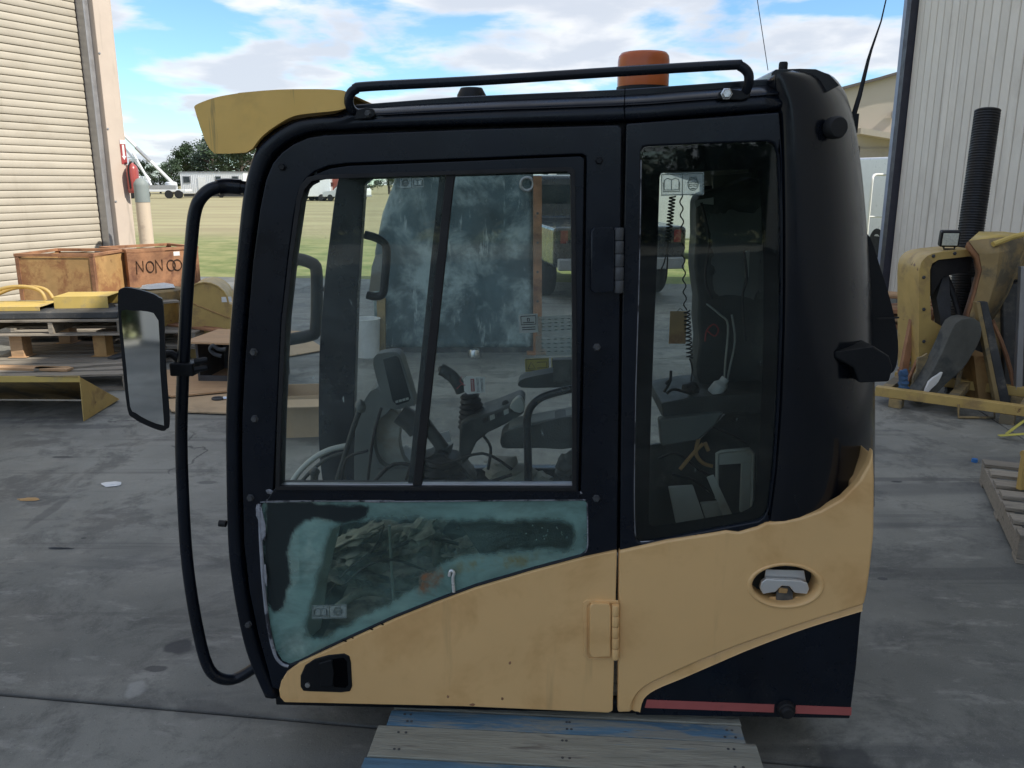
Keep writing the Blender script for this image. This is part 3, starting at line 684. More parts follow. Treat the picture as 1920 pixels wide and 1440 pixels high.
# ---- quarter panel: black frame round the rear side window
qo = [(1174, 231), (1300, 222), (1462, 210), (1468, 300), (1469, 540), (1466, 700), (1461, 790), (1452, 900), (1443, 985), (1340, 1012), (1162, 1050), (1166, 600)]
qh = [(1201, 285), (1206, 276), (1216, 274), (1440, 265), (1452, 270), (1459, 290), (1463, 400), (1464, 520), (1463, 620), (1457, 770), (1450, 880), (1440, 955), (1433, 970), (1422, 977), (1205, 1019), (1194, 1014), (1190, 1000), (1189, 905), (1192, 722), (1197, 560), (1200, 434)]
quarter = plate('quarter_panel', qo, .004, .05, M['black'], cab, [qh], bevel=.005)
ch = [(1237, 332), (1240, 325), (1250, 323), (1415, 317), (1423, 320), (1427, 379), (1432, 490), (1432, 629), (1426, 799), (1416, 930), (1411, 949), (1397, 960), (1225, 988), (1217, 984), (1216, 972), (1218, 875), (1221, 768), (1226, 629), (1232, 490)]
plate('black_border', [(p[0] + (3 if p[0] < 1330 else -2), p[1] + (3 if p[1] < 600 else -3)) for p in qh], .0195, .002, M['frit'], quarter, [ch], bevel=0)
plate('window_pane', qh, .0135, .004, M['glass2'], quarter, bevel=0)
ptube('sealant_bead', [(1202, 300), (1200, 434), (1197, 560), (1192, 722), (1189, 905), (1191, 1000), (1200, 1016), (1300, 1003), (1400, 983), (1428, 974)], .010, 1.3, M['sealant'], quarter, 6)
ptube('sealant_bead', [(1460, 320), (1464, 400), (1465, 520), (1463, 620), (1457, 770), (1450, 880), (1441, 955), (1430, 975)], .010, 1.1, M['sealant'], quarter, 6)

plate('centre_pillar', [(1098, 240), (1212, 236), (1208, 1010), (1100, 1045)], .058, .06, M['blackmat'], cab, bevel=.004)
# ---- yellow lower quarter with pressed groove and oval latch opening
ytop = [(1160, 1034), (1250, 1014), (1340, 1000), (1362, 996), (1385, 999), (1420, 989), (1437, 981), (1470, 978), (1500, 972), (1540, 958), (1580, 935), (1610, 905), (1630, 870), (1638, 842)]
yright = [(1640, 900), (1639, 1000), (1633, 1060), (1626, 1110), (1621, 1134)]
ygro = [(1621, 1134), (1497, 1173), (1397, 1207), (1313, 1240), (1240, 1273), (1207, 1291), (1188, 1312), (1184, 1336)]
ybot = [(1617, 1146), (1513, 1178), (1413, 1215), (1347, 1243), (1280, 1272), (1230, 1293), (1207, 1311), (1200, 1336)]
oval = [(1473 + 63 * math.cos(2 * math.pi * k / 36), 1098 + 37 * math.sin(2 * math.pi * k / 36)) for k in range(36)]
yg = xy(ygro, 3)
qy = plate('yellow_quarter', ytop + yright + yg[1:] + [(1158, 1337)], -.004, .03, M['yellow'], cab, [oval], bevel=.007, seg=3)
yb = xy(ybot, 3)
rows = []
for a, b_ in zip(yg, yb):
    A, B = L(*a, -.004), L(*b_, .004)
    rows.append([A + Vector((0, .010, 0)), A.lerp(B, .15) + Vector((0, .012, 0)), A.lerp(B, .4) + Vector((0, .006, 0)), A.lerp(B, .8) + Vector((0, .004, 0)), B, B + Vector((0, .03, 0))])
bm = nb(); loft(bm, rows); ob('lower_flange', bm, M['yellow'], qy, angle=60)
# oval recess with the latch in it
rim = [L(*p, -.004) for p in oval]
c = L(1473, 1098, -.004)
rows = [[c + (p - c) * k + Vector((0, t, 0)) for p in rim + rim[:1]] for k, t in ((1.16, .0005), (1.12, -.0035), (1.06, -.004), (1.0, .0), (.97, .012), (.97, .06))]
bm = nb(); loft(bm, rows); ob('latch_rim', bm, M['yellow'], qy, angle=70)
bm = nb(); prism(bm, [c + (p - c) * 1.1 + Vector((0, .065, 0)) for p in rim], (0, .004, 0)); ob('latch_recess', bm, M['dark'], qy)
plate('latch_plate', [(1428, 1092), (1436, 1086), (1502, 1089), (1514, 1093), (1518, 1104), (1514, 1114), (1490, 1112), (1480, 1100), (1466, 1099), (1455, 1110), (1430, 1114), (1425, 1103)], .012, .014, M['chrome'], qy, bevel=.003)
plate('latch_back', [(1436, 1068), (1508, 1070), (1512, 1092), (1432, 1092)], .03, .004, M['chrome'], qy)
plate('latch_tongue', [(1456, 1111), (1462, 1101), (1480, 1100), (1488, 1112), (1487, 1131), (1455, 1131)], .02, .01, M['darksteel'], qy)
for s in (1440, 1488):
    plate('latch_tab', [(s, 1128), (s + 4, 1119), (s + 16, 1119), (s + 19, 1130), (s + 9, 1134)], .024, .004, M['yellow'], qy, bevel=.001)
plate('latch_pin', [(1462, 1103), (1478, 1105), (1476, 1113), (1460, 1112)], .014, .008, M['ochre'], qy, bevel=.002)
plate('rear_skin', [(1600, 910), (1612, 902), (1629, 872), (1636, 850), (1638, 900), (1637, 1000), (1631, 1060), (1624, 1110), (1618, 1132), (1596, 1140)], .027, .9, M['yellow'], qy, bevel=.006)
plate('rear_lower_skin', [(1588, 1146), (1614, 1137), (1611, 1165), (1603, 1250), (1592, 1342), (1566, 1342)], .041, .88, M['black'], cab, bevel=.004)
# ---- black lower rear panel with red tape
bl = plate('lower_rear_panel', [(1186, 1300), (1618, 1130), (1614, 1160), (1606, 1250), (1594, 1347), (1192, 1340)], .010, .03, M['black'], cab, bevel=.004)
def seg_red(x0, x1):
    f = lambda x: 1312 + (x - 1210) * .0375
    plate('red_tape_strip', [(x0, f(x0)), (x1, f(x1)), (x1 - 1, f(x1) + 15), (x0 - 4, f(x0) + 15)], .0085, .001, M['red'], bl, bevel=0)
seg_red(1213, 1452); seg_red(1493, 1597)
p = L(1473, 1328, .01)
bm = nb(); lathe(bm, [(.026, 0), (.024, .014), (.019, .016), (.018, .024), (.014, .028), (0, .028)], Matrix.Translation(p) @ Euler((math.pi / 2, 0, 0)).to_matrix().to_4x4(), 18); ob('rubber_stop', bm, M['rubber'], bl)

def rough(pts, amp, seed=0, step=5):
    out = []
    n = len(pts)
    for i in range(n):
        a, b_ = Vector((*pts[i], 0)), Vector((*pts[(i + 1) % n], 0)); k = max(1, int((b_ - a).length / step))
        for j in range(k):
            p = a.lerp(b_, j / k); q = Vector((p.x * .06, p.y * .06, seed)); q2 = Vector((p.x * .2, p.y * .2, seed + 9))
            out.append((p.x + amp * (noise.noise(q) + .5 * noise.noise(q2)), p.y + amp * (noise.noise(q + Vector((31, 7, 0))) + .5 * noise.noise(q2 + Vector((11, 5, 0))))))
    return out
# ---- DOOR
dl = [(510, 1290), (502, 1257), (484, 1192), (467, 1108), (457, 1020), (453, 860), (454, 770), (459, 676), (466, 582), (474, 489), (487, 392), (498, 338), (511, 306), (528, 286), (550, 270), (578, 258), (608, 253), (652, 251), (880, 242), (1160, 234), (1166, 240)]
yedge = [(1157, 1033), (1096, 1046), (1002, 1071), (890, 1104), (815, 1132), (740, 1162), (665, 1196), (609, 1222), (560, 1245), (537, 1262), (527, 1278)]
sash_o = [(512, 926), (520, 760), (528, 600), (541, 480), (552, 400), (560, 362), (572, 338), (590, 322), (615, 312), (650, 307), (880, 298), (1092, 289), (1099, 294), (1095, 600), (1088, 926)]
pane_lo = [(489, 950), (494, 942), (800, 940), (1095, 938), (1101, 944), (1102, 1022), (1098, 1034), (1088, 1041), (1002, 1064), (890, 1097), (815, 1125), (740, 1155), (665, 1189), (609, 1215), (560, 1240), (542, 1247), (528, 1241), (516, 1222), (504, 1170), (497, 1110), (491, 1020)]
door = plate('door', dl + [(1162, 600), (1157, 1050)] + [(p[0], p[1] + 16) for p in yedge[1:]], .004, .040, M['black'], cab, [sash_o, pane_lo], bevel=.004)
gl_o = [(523, 912), (526, 800), (530, 700), (535, 600), (548, 483), (563, 377), (570, 354), (583, 339), (600, 335), (813, 328), (1064, 320), (1071, 326), (1074, 600), (1074, 914)]
so2 = [(p[0] + (4 if p[0] < 700 else -4 if p[0] > 1000 else 0), p[1] + (4 if p[1] < 400 else -3 if p[1] > 900 else 0)) for p in sash_o]
plate('window_sash', so2, -.003, .045, M['black'], door, [gl_o], bevel=.005, seg=3)
inner = [(p[0] + (-7 if p[0] < 700 else 7 if p[0] > 1000 else 0), p[1] + (-7 if p[1] < 400 else 7 if p[1] > 900 else 0)) for p in gl_o]
plate('sash_gasket', inner, -.0055, .05, M['rubber'], door, [[(p[0] + (1 if p[0] < 700 else -1 if p[0] > 1000 else 0), p[1] + (1 if p[1] < 400 else 0)) for p in gl_o]], bevel=.001)
big = [(p[0] + (-5 if p[0] < 700 else 5 if p[0] > 1000 else 0), p[1] + (-5 if p[1] < 400 else 5 if p[1] > 900 else 0)) for p in gl_o]
plate('inner_frame', [(p[0] + (-10 if p[0] < 700 else 10 if p[0] > 1000 else 0), p[1] + (-9 if p[1] < 400 else 9 if p[1] > 900 else 0)) for p in sash_o], .0465, .02, M['rubber'], door, [inner], bevel=.002)
# two sliding panes, front one ahead of the slanted meeting bar
lp = [(518, 917), (521, 800), (525, 700), (530, 600), (543, 483), (558, 374), (566, 350), (580, 334), (600, 330), (845, 325), (782, 917)]
rp = [(838, 324), (1074, 316), (1078, 600), (1078, 918), (775, 917)]
plate('front_sliding_pane', lp, .012, .004, M['glass'], door, bevel=0)
plate('rear_sliding_pane', rp, .022, .004, M['glass'], door, bevel=0)
plate('meeting_bar', [(836, 327), (854, 326), (850, 350), (790, 916), (773, 916)], .004, .016, M['rubber'], door, bevel=.003)
plate('meeting_seal', [(824, 328), (836, 327), (774, 915), (764, 915)], .018, .004, M['black'], door, bevel=.001)
plate('bottom_channel', [(508, 926), (514, 917), (1082, 915), (1088, 924), (1088, 937), (500, 939)], -.001, .03, M['black'], door, bevel=.003)
plate('sill_strip', [(522, 909), (1074, 907), (1074, 914), (522, 915)], .006, .02, M['galv'], door, bevel=.002)
# small catch strip in the upper front corner
ptube('latch_strip', [(573, 362), (582, 347), (598, 338)], .008, 4, M['blackmat'], door, 6)
# lower pane with its worn paint film
pl = plate('lower_pane', pane_lo, .013, .004, M['glass3'], door, bevel=0)
clear = [(622, 990), (640, 980), (700, 976), (820, 976), (1050, 978), (1070, 988), (1076, 1004), (1072, 1020), (1060, 1028), (1000, 1027), (960, 1030), (870, 1040), (830, 1052), (806, 1072), (785, 1096), (762, 1112), (742, 1125), (690, 1150), (640, 1176), (612, 1192), (590, 1195), (576, 1188), (574, 1176), (585, 1140), (598, 1080), (610, 1030)]
film_o = [(p[0] + (3 if p[0] < 700 else -3), p[1] + (3 if p[1] < 960 else -4)) for p in pane_lo]
dark_poly = [(498, 940), (560, 940), (640, 946), (694, 949), (686, 966), (668, 978), (650, 983), (625, 975), (600, 972), (570, 977), (552, 993), (543, 1015), (540, 1035), (545, 1060), (546, 1090), (537, 1128), (526, 1143), (514, 1147), (500, 1130), (494, 1040)]
def sdf(x, y, poly):
    d, ins, n = 1e9, False, len(poly)
    for k in range(n):
        ax0, ay0 = poly[k]; bx0, by0 = poly[k - 1]
        ex, ey, wx, wy = bx0 - ax0, by0 - ay0, x - ax0, y - ay0
        q = max(0, min(1, (wx * ex + wy * ey) / (ex * ex + ey * ey + 1e-9)))
        d = min(d, (wx - ex * q) ** 2 + (wy - ey * q) ** 2)
        if (ay0 > y) != (by0 > y) and x < (bx0 - ax0) * (y - ay0) / (by0 - ay0) + ax0: ins = not ins
    return -math.sqrt(d) if ins else math.sqrt(d)
def film_mesh():
    st = 4.0; nx, ny = int((1106 - 486) / st) + 1, int((1252 - 936) / st) + 1
    idx, vs, fs, cols = {}, [], [], []
    sm = lambda v: (lambda q: q * q * (3 - 2 * q))(max(0, min(1, v)))
    for j_ in range(ny):
        for i_ in range(nx):
            x, y = 486 + i_ * st, 936 + j_ * st
            if sdf(x, y, pane_lo) > 7: continue
            n1 = noise.noise(Vector((x * .03, y * .03, 1))) + .6 * noise.noise(Vector((x * .09, y * .09, 5))) + .35 * noise.noise(Vector((x * .25, y * .25, 9)))
            dc, dd_ = sdf(x, y, clear), sdf(x, y, dark_poly)
            teal = sm((dc + 5 * n1 + 6) / 16); black = sm((-dd_ + 4 * n1 + 3) / 6)
            rust = max(0, 1 - math.hypot((x - 806 - (1090 - y) * .25) / 24, (y - 1090) / 30) + .5 * n1)
            olive = max(0, 1 - math.hypot((x - 925) / 95, (y - 1056 + (x - 925) * .16) / 17) + .55 * n1)
            pale = sm((1 - math.hypot((x - 552) / 34, (y - 1205) / 50)) * 1.2 + .4 * n1) + .7 * sm((1 - math.hypot((x - 585) / 30, (y - 1040) / 70)) * 1.2 + .35 * n1)
            idx[(i_, j_)] = len(vs); vs.append(L(x, y, .0110)); cols.append((teal, black, min(1, rust * 1.6), min(1, olive * 1.3), min(1, pale)))
    for (i_, j_) in idx:
        q = [idx.get(k) for k in ((i_, j_), (i_ + 1, j_), (i_ + 1, j_ + 1), (i_, j_ + 1))]
        if None not in q: fs.append(q)
    me_ = bpy.data.meshes.new('paint_film'); me_.from_pydata(vs, [], fs)
    for c_, nm in enumerate(('teal', 'black', 'rust', 'olive', 'pale')):
        at_ = me_.attributes.new(nm, 'FLOAT', 'POINT'); at_.data.foreach_set('value', [c[c_] for c in cols])
    m = bpy.data.materials.new('worn_window_film'); m.use_nodes = True; nt = m.node_tree; K = nt.links.new; b = nt.nodes['Principled BSDF']; b.inputs['Roughness'].default_value = .5
    A_ = lambda nm: (lambda n: (setattr(n, 'attribute_name', nm), n.outputs['Fac'])[1])(_n(nt, 'ShaderNodeAttribute'))
    tc = _n(nt, 'ShaderNodeTexCoord')
    def nz(sc, stretch=(1, 1, 1), det=6):
        mp = _n(nt, 'ShaderNodeMapping'); mp.inputs['Scale'].default_value = stretch; K(tc.outputs['Object'], mp.inputs[0])
        n = _n(nt, 'ShaderNodeTexNoise'); n.inputs['Scale'].default_value = sc; n.inputs['Detail'].default_value = det; n.inputs['Roughness'].default_value = .65; n.inputs['Distortion'].default_value = .5; K(mp.outputs[0], n.inputs['Vector']); return n.outputs[0]
    def mr(v, a, c, lo=0., hi=1.):
        r = _n(nt, 'ShaderNodeMapRange'); r.interpolation_type = 'SMOOTHSTEP'; K(v, r.inputs[0])
        for k_, q in enumerate((a, c, lo, hi)): r.inputs[k_ + 1].default_value = q
        return r.outputs[0]
    def mth(op, a, c):
        x = _n(nt, 'ShaderNodeMath', operation=op)
        for k_, q in enumerate((a, c)):
            if hasattr(q, 'links'): K(q, x.inputs[k_])
            else: x.inputs[k_].default_value = q
        return x.outputs[0]
    def mix(f, a, c):
        x = _n(nt, 'ShaderNodeMix', data_type='RGBA'); K(f, x.inputs[0])
        for k_, q in ((6, a), (7, c)):
            if hasattr(q, 'links'): K(q, x.inputs[k_])
            else: x.inputs[k_].default_value = (*q, 1)
        return x.outputs[2]
    base = mix(nz(5), (.11, .245, .225), (.28, .44, .39))
    base = mix(mth('MULTIPLY', A_('pale'), mr(nz(9), .35, .65)), base, (.44, .60, .53))
    base = mix(mth('MULTIPLY', A_('olive'), mr(nz(14), .35, .6)), base, (.20, .19, .07))
    base = mix(mth('MULTIPLY', A_('rust'), mr(nz(20), .3, .6)), base, (.25, .10, .035))
    base = mix(A_('black'), base, (.006, .014, .016))
    K(base, b.inputs['Base Color'])
    al = mth('MULTIPLY', A_('teal'), mr(nz(3.5, (1, 1, 2.6)), .30, .66, .45, .97))
    haze = mr(nz(4.5, (1, 1, 1.8)), .42, .72, .03, .30)
    al = mth('MAXIMUM', mth('MAXIMUM', al, haze), mth('MULTIPLY', A_('black'), .985))
    K(mth('MAXIMUM', al, mth('MULTIPLY', A_('rust'), mr(nz(20), .3, .6))), b.inputs['Alpha'])
    me_.materials.append(m)
    o = bpy.data.objects.new('paint_film', me_); COL.objects.link(o); o.parent = pl
film_mesh()
for pts, w in (([(488, 941), (620, 939), (760, 940), (960, 938), (1098, 937)], 2.0), ([(487, 944), (489, 1010), (494, 1090), (502, 1165), (514, 1222), (527, 1243), (541, 1249)], 4.0), ([(1101, 940), (1102, 1020), (1097, 1036)], 1.6)):
    ptube('sealant_bead', pts, .006, w, M['sealant'], door, 6)
def smear(x, y, w, h, sd):
    bm = nb(); lump(bm, L(x, y, .0035), (w / 1540, .002, h / 1540), sd, .5, 2); ob('sealant_smear', bm, M['sealant'], door)
for i, (x, y, w, h) in enumerate(((562, 938, 130, 5), (660, 936, 60, 8), (700, 939, 90, 8), (492, 985, 10, 70), (483, 960, 8, 30), (498, 1080, 6, 50), (560, 934, 40, 3), (505, 922, 14, 12), (1086, 924, 14, 5))): smear(x, y, w, h, i)
# stay bar and handle tube behind the pane
ptube('stay_rod', [(851, 1110), (849, 1085), (851, 1074), (845, 1070), (842, 1080)], .004, 3.4, M['chrome'], door, 8)
# yellow lower door skin
dy = plate('yellow_door_skin', yedge + [(523, 1294), (525, 1308), (533, 1317), (871, 1325), (1140, 1337), (1149, 1333)], -.006, .03, M['yellow'], door, bevel=.008, seg=3)
# paddle handle
hp = [(563, 1288), (563, 1268), (572, 1248), (590, 1236), (615, 1229), (645, 1226), (655, 1231), (658, 1244), (660, 1288), (656, 1297), (640, 1299), (580, 1297), (568, 1296)]
hd = plate('door_handle', hp, -.009, .012, M['blackmat'], door, bevel=.003)
plate('handle_pocket', [(624, 1236), (644, 1233), (650, 1240), (653, 1284), (648, 1290), (626, 1288)], -.0098, .004, M['frit'], hd, bevel=.001)
plate('handle_paddle', [(597, 1244), (622, 1237), (626, 1262), (624, 1288), (600, 1290)], -.014, .008, M['blackmat'], hd, bevel=.003)
bm = nb(); lathe(bm, [(.0075, 0), (.007, .004), (.005, .0045), (0, .0045)], Matrix.Translation(L(577, 1284, -.009)) @ Euler((math.pi / 2, 0, 0)).to_matrix().to_4x4(), 14); ob('key_lock', bm, M['steel'], hd)
# hinges
hg = plate('lower_hinge', [(1106, 1138), (1112, 1132), (1142, 1133), (1146, 1140), (1145, 1230), (1110, 1233), (1105, 1226)], -.022, .02, M['yellow'], door, bevel=.004, seg=3)
plate('hinge_recess', [(1093, 1130), (1100, 1125), (1160, 1126), (1160, 1236), (1102, 1238), (1094, 1230)], -.0085, .003, M['yellow'], hg, [[(1101, 1136), (1106, 1131), (1158, 1131), (1158, 1233), (1106, 1234), (1101, 1228)]], bevel=.002)
for k in range(5):
    y0, y1 = 1134 + k * 20.4, 1134 + k * 20.4 + 19.4
    A, B = L(1154, y0, -.016), L(1154, y1, -.016)
    bm = nb(); lathe(bm, [(0, A.z - B.z), (.0095, A.z - B.z), (.0103, A.z - B.z - .002), (.0103, .002), (.0095, 0), (0, 0)], Matrix.Translation((A.x, A.y, B.z)), 14); ob('hinge_knuckle', bm, M['yellow'], hg)
uh = plate('upper_hinge', [(1108, 434), (1113, 427), (1150, 427), (1154, 434), (1152, 547), (1112, 549), (1107, 543)], -.020, .024, M['black'], door, bevel=.004, seg=3)
for k in range(5):
    y0, y1 = 427 + k * 24.6, 427 + k * 24.6 + 23.4
    A, B = L(1161, y0, -.012), L(1161, y1, -.012)
    bm = nb(); lathe(bm, [(0, A.z - B.z), (.0105, A.z - B.z), (.0115, A.z - B.z - .002), (.0115, .002), (.0105, 0), (0, 0)], Matrix.Translation((A.x, A.y, B.z)), 14); ob('hinge_knuckle', bm, M['darksteel'], uh)
for x, y in ((530, 313), (1123, 301), (476, 660), (478, 785), (470, 933), (1119, 651), (1118, 934), (466, 1170)): hexbolt(x, y, .004, 6.5, M['blackmat'] if y < 400 else M['darksteel'], door)
for x, y in ((840, 1306), (886, 1321), (942, 1310), (956, 1243)):
    bm = nb(); lump(bm, L(x, y, -.0058), (.0075 if y > 1315 else .004, .0012, .0045), x, .5, 2); ob('rust_chip', bm, M['rusty'], dy)
for k, (x, y) in enumerate(((720, 1172), (700, 1181), (665, 1198), (650, 1203), (545, 1260), (533, 1272))):
    bm = nb(); lump(bm, L(x, y, -.0035), (.012 if k < 4 else .006, .002, .0022), k + 5, .5, 2, Euler((0, R(24), 0)).to_matrix()); ob('paint_chip', bm, M['frit'], dy)

# ---- stickers on the panes (pictograms: book and goggled face)
def sticker(x0, y0, x1, y1, t, parent, flip=False, ink='inkgrey'):
    s = plate('safety_sticker', [(x0, y0), (x1, y0 - .03 * (x1 - x0)), (x1, y1 - .03 * (x1 - x0)), (x0, y1)], t, .0004, M['stick'], parent, bevel=0)
    A, B, C = L(x0, y0, t - .0006), L(x1, y0 - .03 * (x1 - x0), t - .0006), L(x0, y1, t - .0006)
    U = lambda a, b_: A + (B - A) * a + (C - A) * b_
    r = (B - A).length * .009
    bm = nb()
    for pts in ([(.02, .05), (.98, .05), (.98, .95), (.02, .95), (.02, .05)], [(.5, .05), (.5, .95)]): tube(bm, [U(*p) for p in pts], r, 4)
    o1 = .0 if not flip else .5; f1 = .5 if not flip else .0
    for pts in ([(.08, .3), (.16, .22), (.25, .3), (.34, .22), (.42, .3), (.42, .72), (.25, .74), (.08, .72), (.08, .3)], [(.25, .3), (.25, .72)], [(.06, .4), (.06, .8), (.44, .8), (.44, .4)]): tube(bm, [U(p[0] + o1, p[1]) for p in pts], r, 4)
    hc = [(.25 + .12 * math.cos(a), .52 + .26 * math.sin(a)) for a in [k * math.pi / 8 for k in range(17)]]
    for pts in (hc, [(.11, .42), (.39, .42)], [(.14, .42), (.18, .2), (.32, .2), (.36, .42)], [(.16, .52), (.23, .5), (.23, .6), (.16, .6), (.16, .52)], [(.27, .5), (.34, .52), (.34, .6), (.27, .6), (.27, .5)], [(.2, .7), (.3, .7)]): tube(bm, [U(p[0] + f1, p[1]) for p in pts], r, 4)
    ob('pictogram', bm, M[ink], parent)
sticker(1239, 325, 1320, 368, .0128, quarter)
sticker(748, 333, 795, 354, .0112, door, True)
sticker(585, 1135, 650, 1161, .0098, door, False)

# ---- yellow sun visor over the windscreen, across the whole width
vis = xy([(364, 201), (368, 196), (390, 187), (415, 180), (445, 175)], 3) + xy([(448, 174), (520, 168), (600, 167), (640, 169), (646, 172)], 3)
vbot = xy([(648, 203), (627, 208), (577, 213), (547, 219), (515, 237), (490, 257), (474, 278)], 3) + [(462, 286), (430, 288), (402, 288), (392, 278)] + xy([(384, 262), (375, 238), (368, 215)], 2)
bm = nb(); prism(bm, [L(p[0], p[1], -.005) for p in vis + vbot], (0, .018, 0)); visor = ob('sun_visor', bm, M['visor'], cab, bevel=.005)
rows = []
for p in vis:
    v = L(p[0], p[1], -.005); rows.append([v + Vector((0, .004, 0)), v + Vector((.004, 1.01, 0))])
rows2 = []
for p in vbot[-4:]:
    v = L(p[0], p[1], -.005); rows2.append([v + Vector((0, .004, 0)), v + Vector((.004, 1.01, 0))])
bm = nb(); loft(bm, rows2 + rows); tp = ob('visor_top', bm, M['visor'], visor, angle=50); tp.modifiers.new('solid', 'SOLIDIFY').thickness = .006
bm = nb(); prism(bm, [L(p[0], p[1], -.005) + Vector((0, 1.0, 0)) for p in vis + vbot], (0, .014, 0)); ob('visor_cheek', bm, M['visor'], visor)

# ---- roof grab rail
rail = ptube('roof_rail', [(671, 213), (660, 206), (654, 192), (657, 176), (668, 167), (690, 162), (900, 151), (1150, 135), (1368, 122), (1388, 124), (1402, 136), (1404, 152), (1399, 170), (1392, 181)], [.02, .0, -.012] + [-.015] * 8 + [-.012, 0, .02], 8.6, M['black'], cab, 14, 6)
bt = plate('rail_foot', [(664, 224), (668, 206), (684, 202), (700, 204), (704, 216), (696, 222)], -.006, .012, M['blackmat'], rail, bevel=.003)
hexbolt(690, 213, -.006, 5.5, M['darksteel'], rail)
plate('rail_foot', [(1345, 186), (1349, 172), (1362, 166), (1392, 170), (1408, 176), (1404, 184), (1390, 188)], -.006, .012, M['blackmat'], rail, bevel=.003)
hexbolt(1362, 176, -.006, 8.5, M['steel'], rail)
ptube('roof_seam', [(1172, 165), (1171, 195), (1172, 227)], -.0005, .9, M['frit'], cab, 6, 2)
# ---- beacon
p = L(1205, 168, .42); k = (2.05 + .42) / 1550
bm = nb(); w = 45 * k
lathe(bm, [(w * .98, 0), (w, .01), (w, 46 * k), (w * .97, 55 * k), (w * .88, 60 * k), (w * .6, 61 * k), (0, 61 * k)], Matrix.Translation(p), 32)
bc = ob('beacon_light', bm, M['amber'], cab, angle=50)
bm = nb(); lathe(bm, [(w * 1.03, -.03), (w * 1.03, .006), (w * .9, .007)], Matrix.Translation(p), 32); ob('beacon_base', bm, M['blackmat'], bc)
bm = nb(); lathe(bm, [(w * 1.012, 33 * k), (w * 1.012, 37 * k)], Matrix.Translation(p), 32); ob('lens_ring', bm, M['amber'], bc)
bm = nb(); box(bm, p + Vector((0, 0, -.05)), (.10, .10, .06)); ob('beacon_pedestal', bm, M['blackmat'], bc)
# ---- whip antennas
an = [(1598, 225), (1612, 178), (1628, 112), (1634, 92), (1652, 40), (1668, -30)]
bm = nb(); tube(bm, [L(x, y, .35) for x, y in an], [.0075, .0065, .0045, .0035, .0022, .0016], 8); ant = ob('whip_antenna', bm, M['blackmat'], cab)
bm = nb(); box(bm, L(1594, 232, .35), (.03, .04, .05)); ob('antenna_mount', bm, M['blackmat'], ant)
bm = nb(); tube(bm, [L(1440, 132, .5), L(1430, 66, .5), L(1420, 0, .5), L(1412, -60, .5)], .0011, 6); ob('thin_antenna', bm, M['darksteel'], cab)
# ---- front hand rail
hr = ptube('hand_rail', [(462, 352), (430, 349), (398, 354), (376, 372), (365, 400), (359, 450), (350, 560), (344, 680), (340, 800), (342, 900), (349, 1030), (360, 1120), (374, 1195), (386, 1240), (400, 1264), (422, 1274), (447, 1270), (480, 1250)], [.06, .05, .03, .02] + [.02] * 11 + [.03, .05, .06], 12.2, M['black'], cab, 14, 6)
ptube('rail_sleeve', [(452, 351), (425, 349), (408, 351)], [.055, .048, .036], 14.5, M['black'], hr, 12)
# ---- mirror on its clamp
N_m = Vector((.42, -1, .06)).normalized()     # the way the glass faces
mo = CAB_I @ AY(270, 690, 1.99)
def MP(px, py, off=0.0):
    o = CAB_I @ CO; d = CAB_I.to_3x3() @ ray(px, py); q = mo + N_m * off
    return o + d * ((q - o).dot(N_m) / d.dot(N_m))
mout = xy([(221, 552), (228, 541), (245, 540), (280, 549), (298, 558), (306, 574), (311, 690), (318, 790), (313, 804), (303, 808), (275, 798), (250, 784), (239, 768), (230, 690), (223, 610)], 3, True)
mc = sum((MP(*p) for p in mout), Vector()) / len(mout)
bm = nb(); prism(bm, [MP(*p) for p in mout], N_m * -.035); mir = ob('mirror', bm, M['blackmat'], cab, bevel=.009, seg=3)
bm = nb(); prism(bm, [MP(*p, .002) for p in xy([(228, 582), (250, 583), (276, 584), (297, 601), (300, 690), (307, 786), (304, 797), (278, 788), (254, 774), (244, 762), (237, 690), (229, 610)], 2, True)], N_m * -.002); ob('mirror_glass', bm, M['mirror'], mir)
ptube('mirror_arm', [(300, 668), (322, 664), (345, 685)], [.0, .02, .02], 8, M['blackmat'], mir)
a = L(347, 690, .02)
bm = nb(); box(bm, a, (.062, .05, .034), T(0, 0, 0)); ob('mirror_clamp', bm, M['blackmat'], mir, bevel=.004)
for q in (678, 693):
    A = L(366, q, -.0); bm = nb(); lathe(bm, [(.008, 0), (.008, .028), (.005, .034), (0, .034)], Matrix.Translation(A) @ Euler((0, R(80), 0)).to_matrix().to_4x4(), 8); ob('clamp_bolt', bm, M['blackmat'], mir)
# ---- small stubs on the front of the pillar
ptube('screen_stop', [(424, 982), (411, 981)], .05, 7, M['rubber'], cab, 10, 0)
ptube('hook_eye', [(424, 655), (410, 655), (400, 648), (394, 655), (402, 664), (416, 668)], .35, 4, M['darksteel'], cab, 8)

# ------------------------------------------------------------------ inside the cab
# far front mirror and far grab handle
fmr = ptube('far_mirror_frame', [(546, 492), (560, 486), (585, 494), (593, 506), (594, 560), (592, 616), (584, 628), (540, 637)], 1.12, 12, M['blackmat'], cab, 8, 3)
ptube('far_mirror_stay', [(600, 540), (660, 560)], [1.12, 1.0], 5, M['blackmat'], fmr, 8, 0)
ptube('far_grab_handle', [(684, 440), (705, 446), (722, 458), (725, 480), (722, 520), (718, 550), (704, 556), (688, 553)], .93, 8, M['blackmat'], cab, 8, 4)
plate('handle_tag', [(704, 478), (717, 476), (712, 545), (692, 548), (697, 500)], .96, .002, M['greyl'], cab, bevel=0)
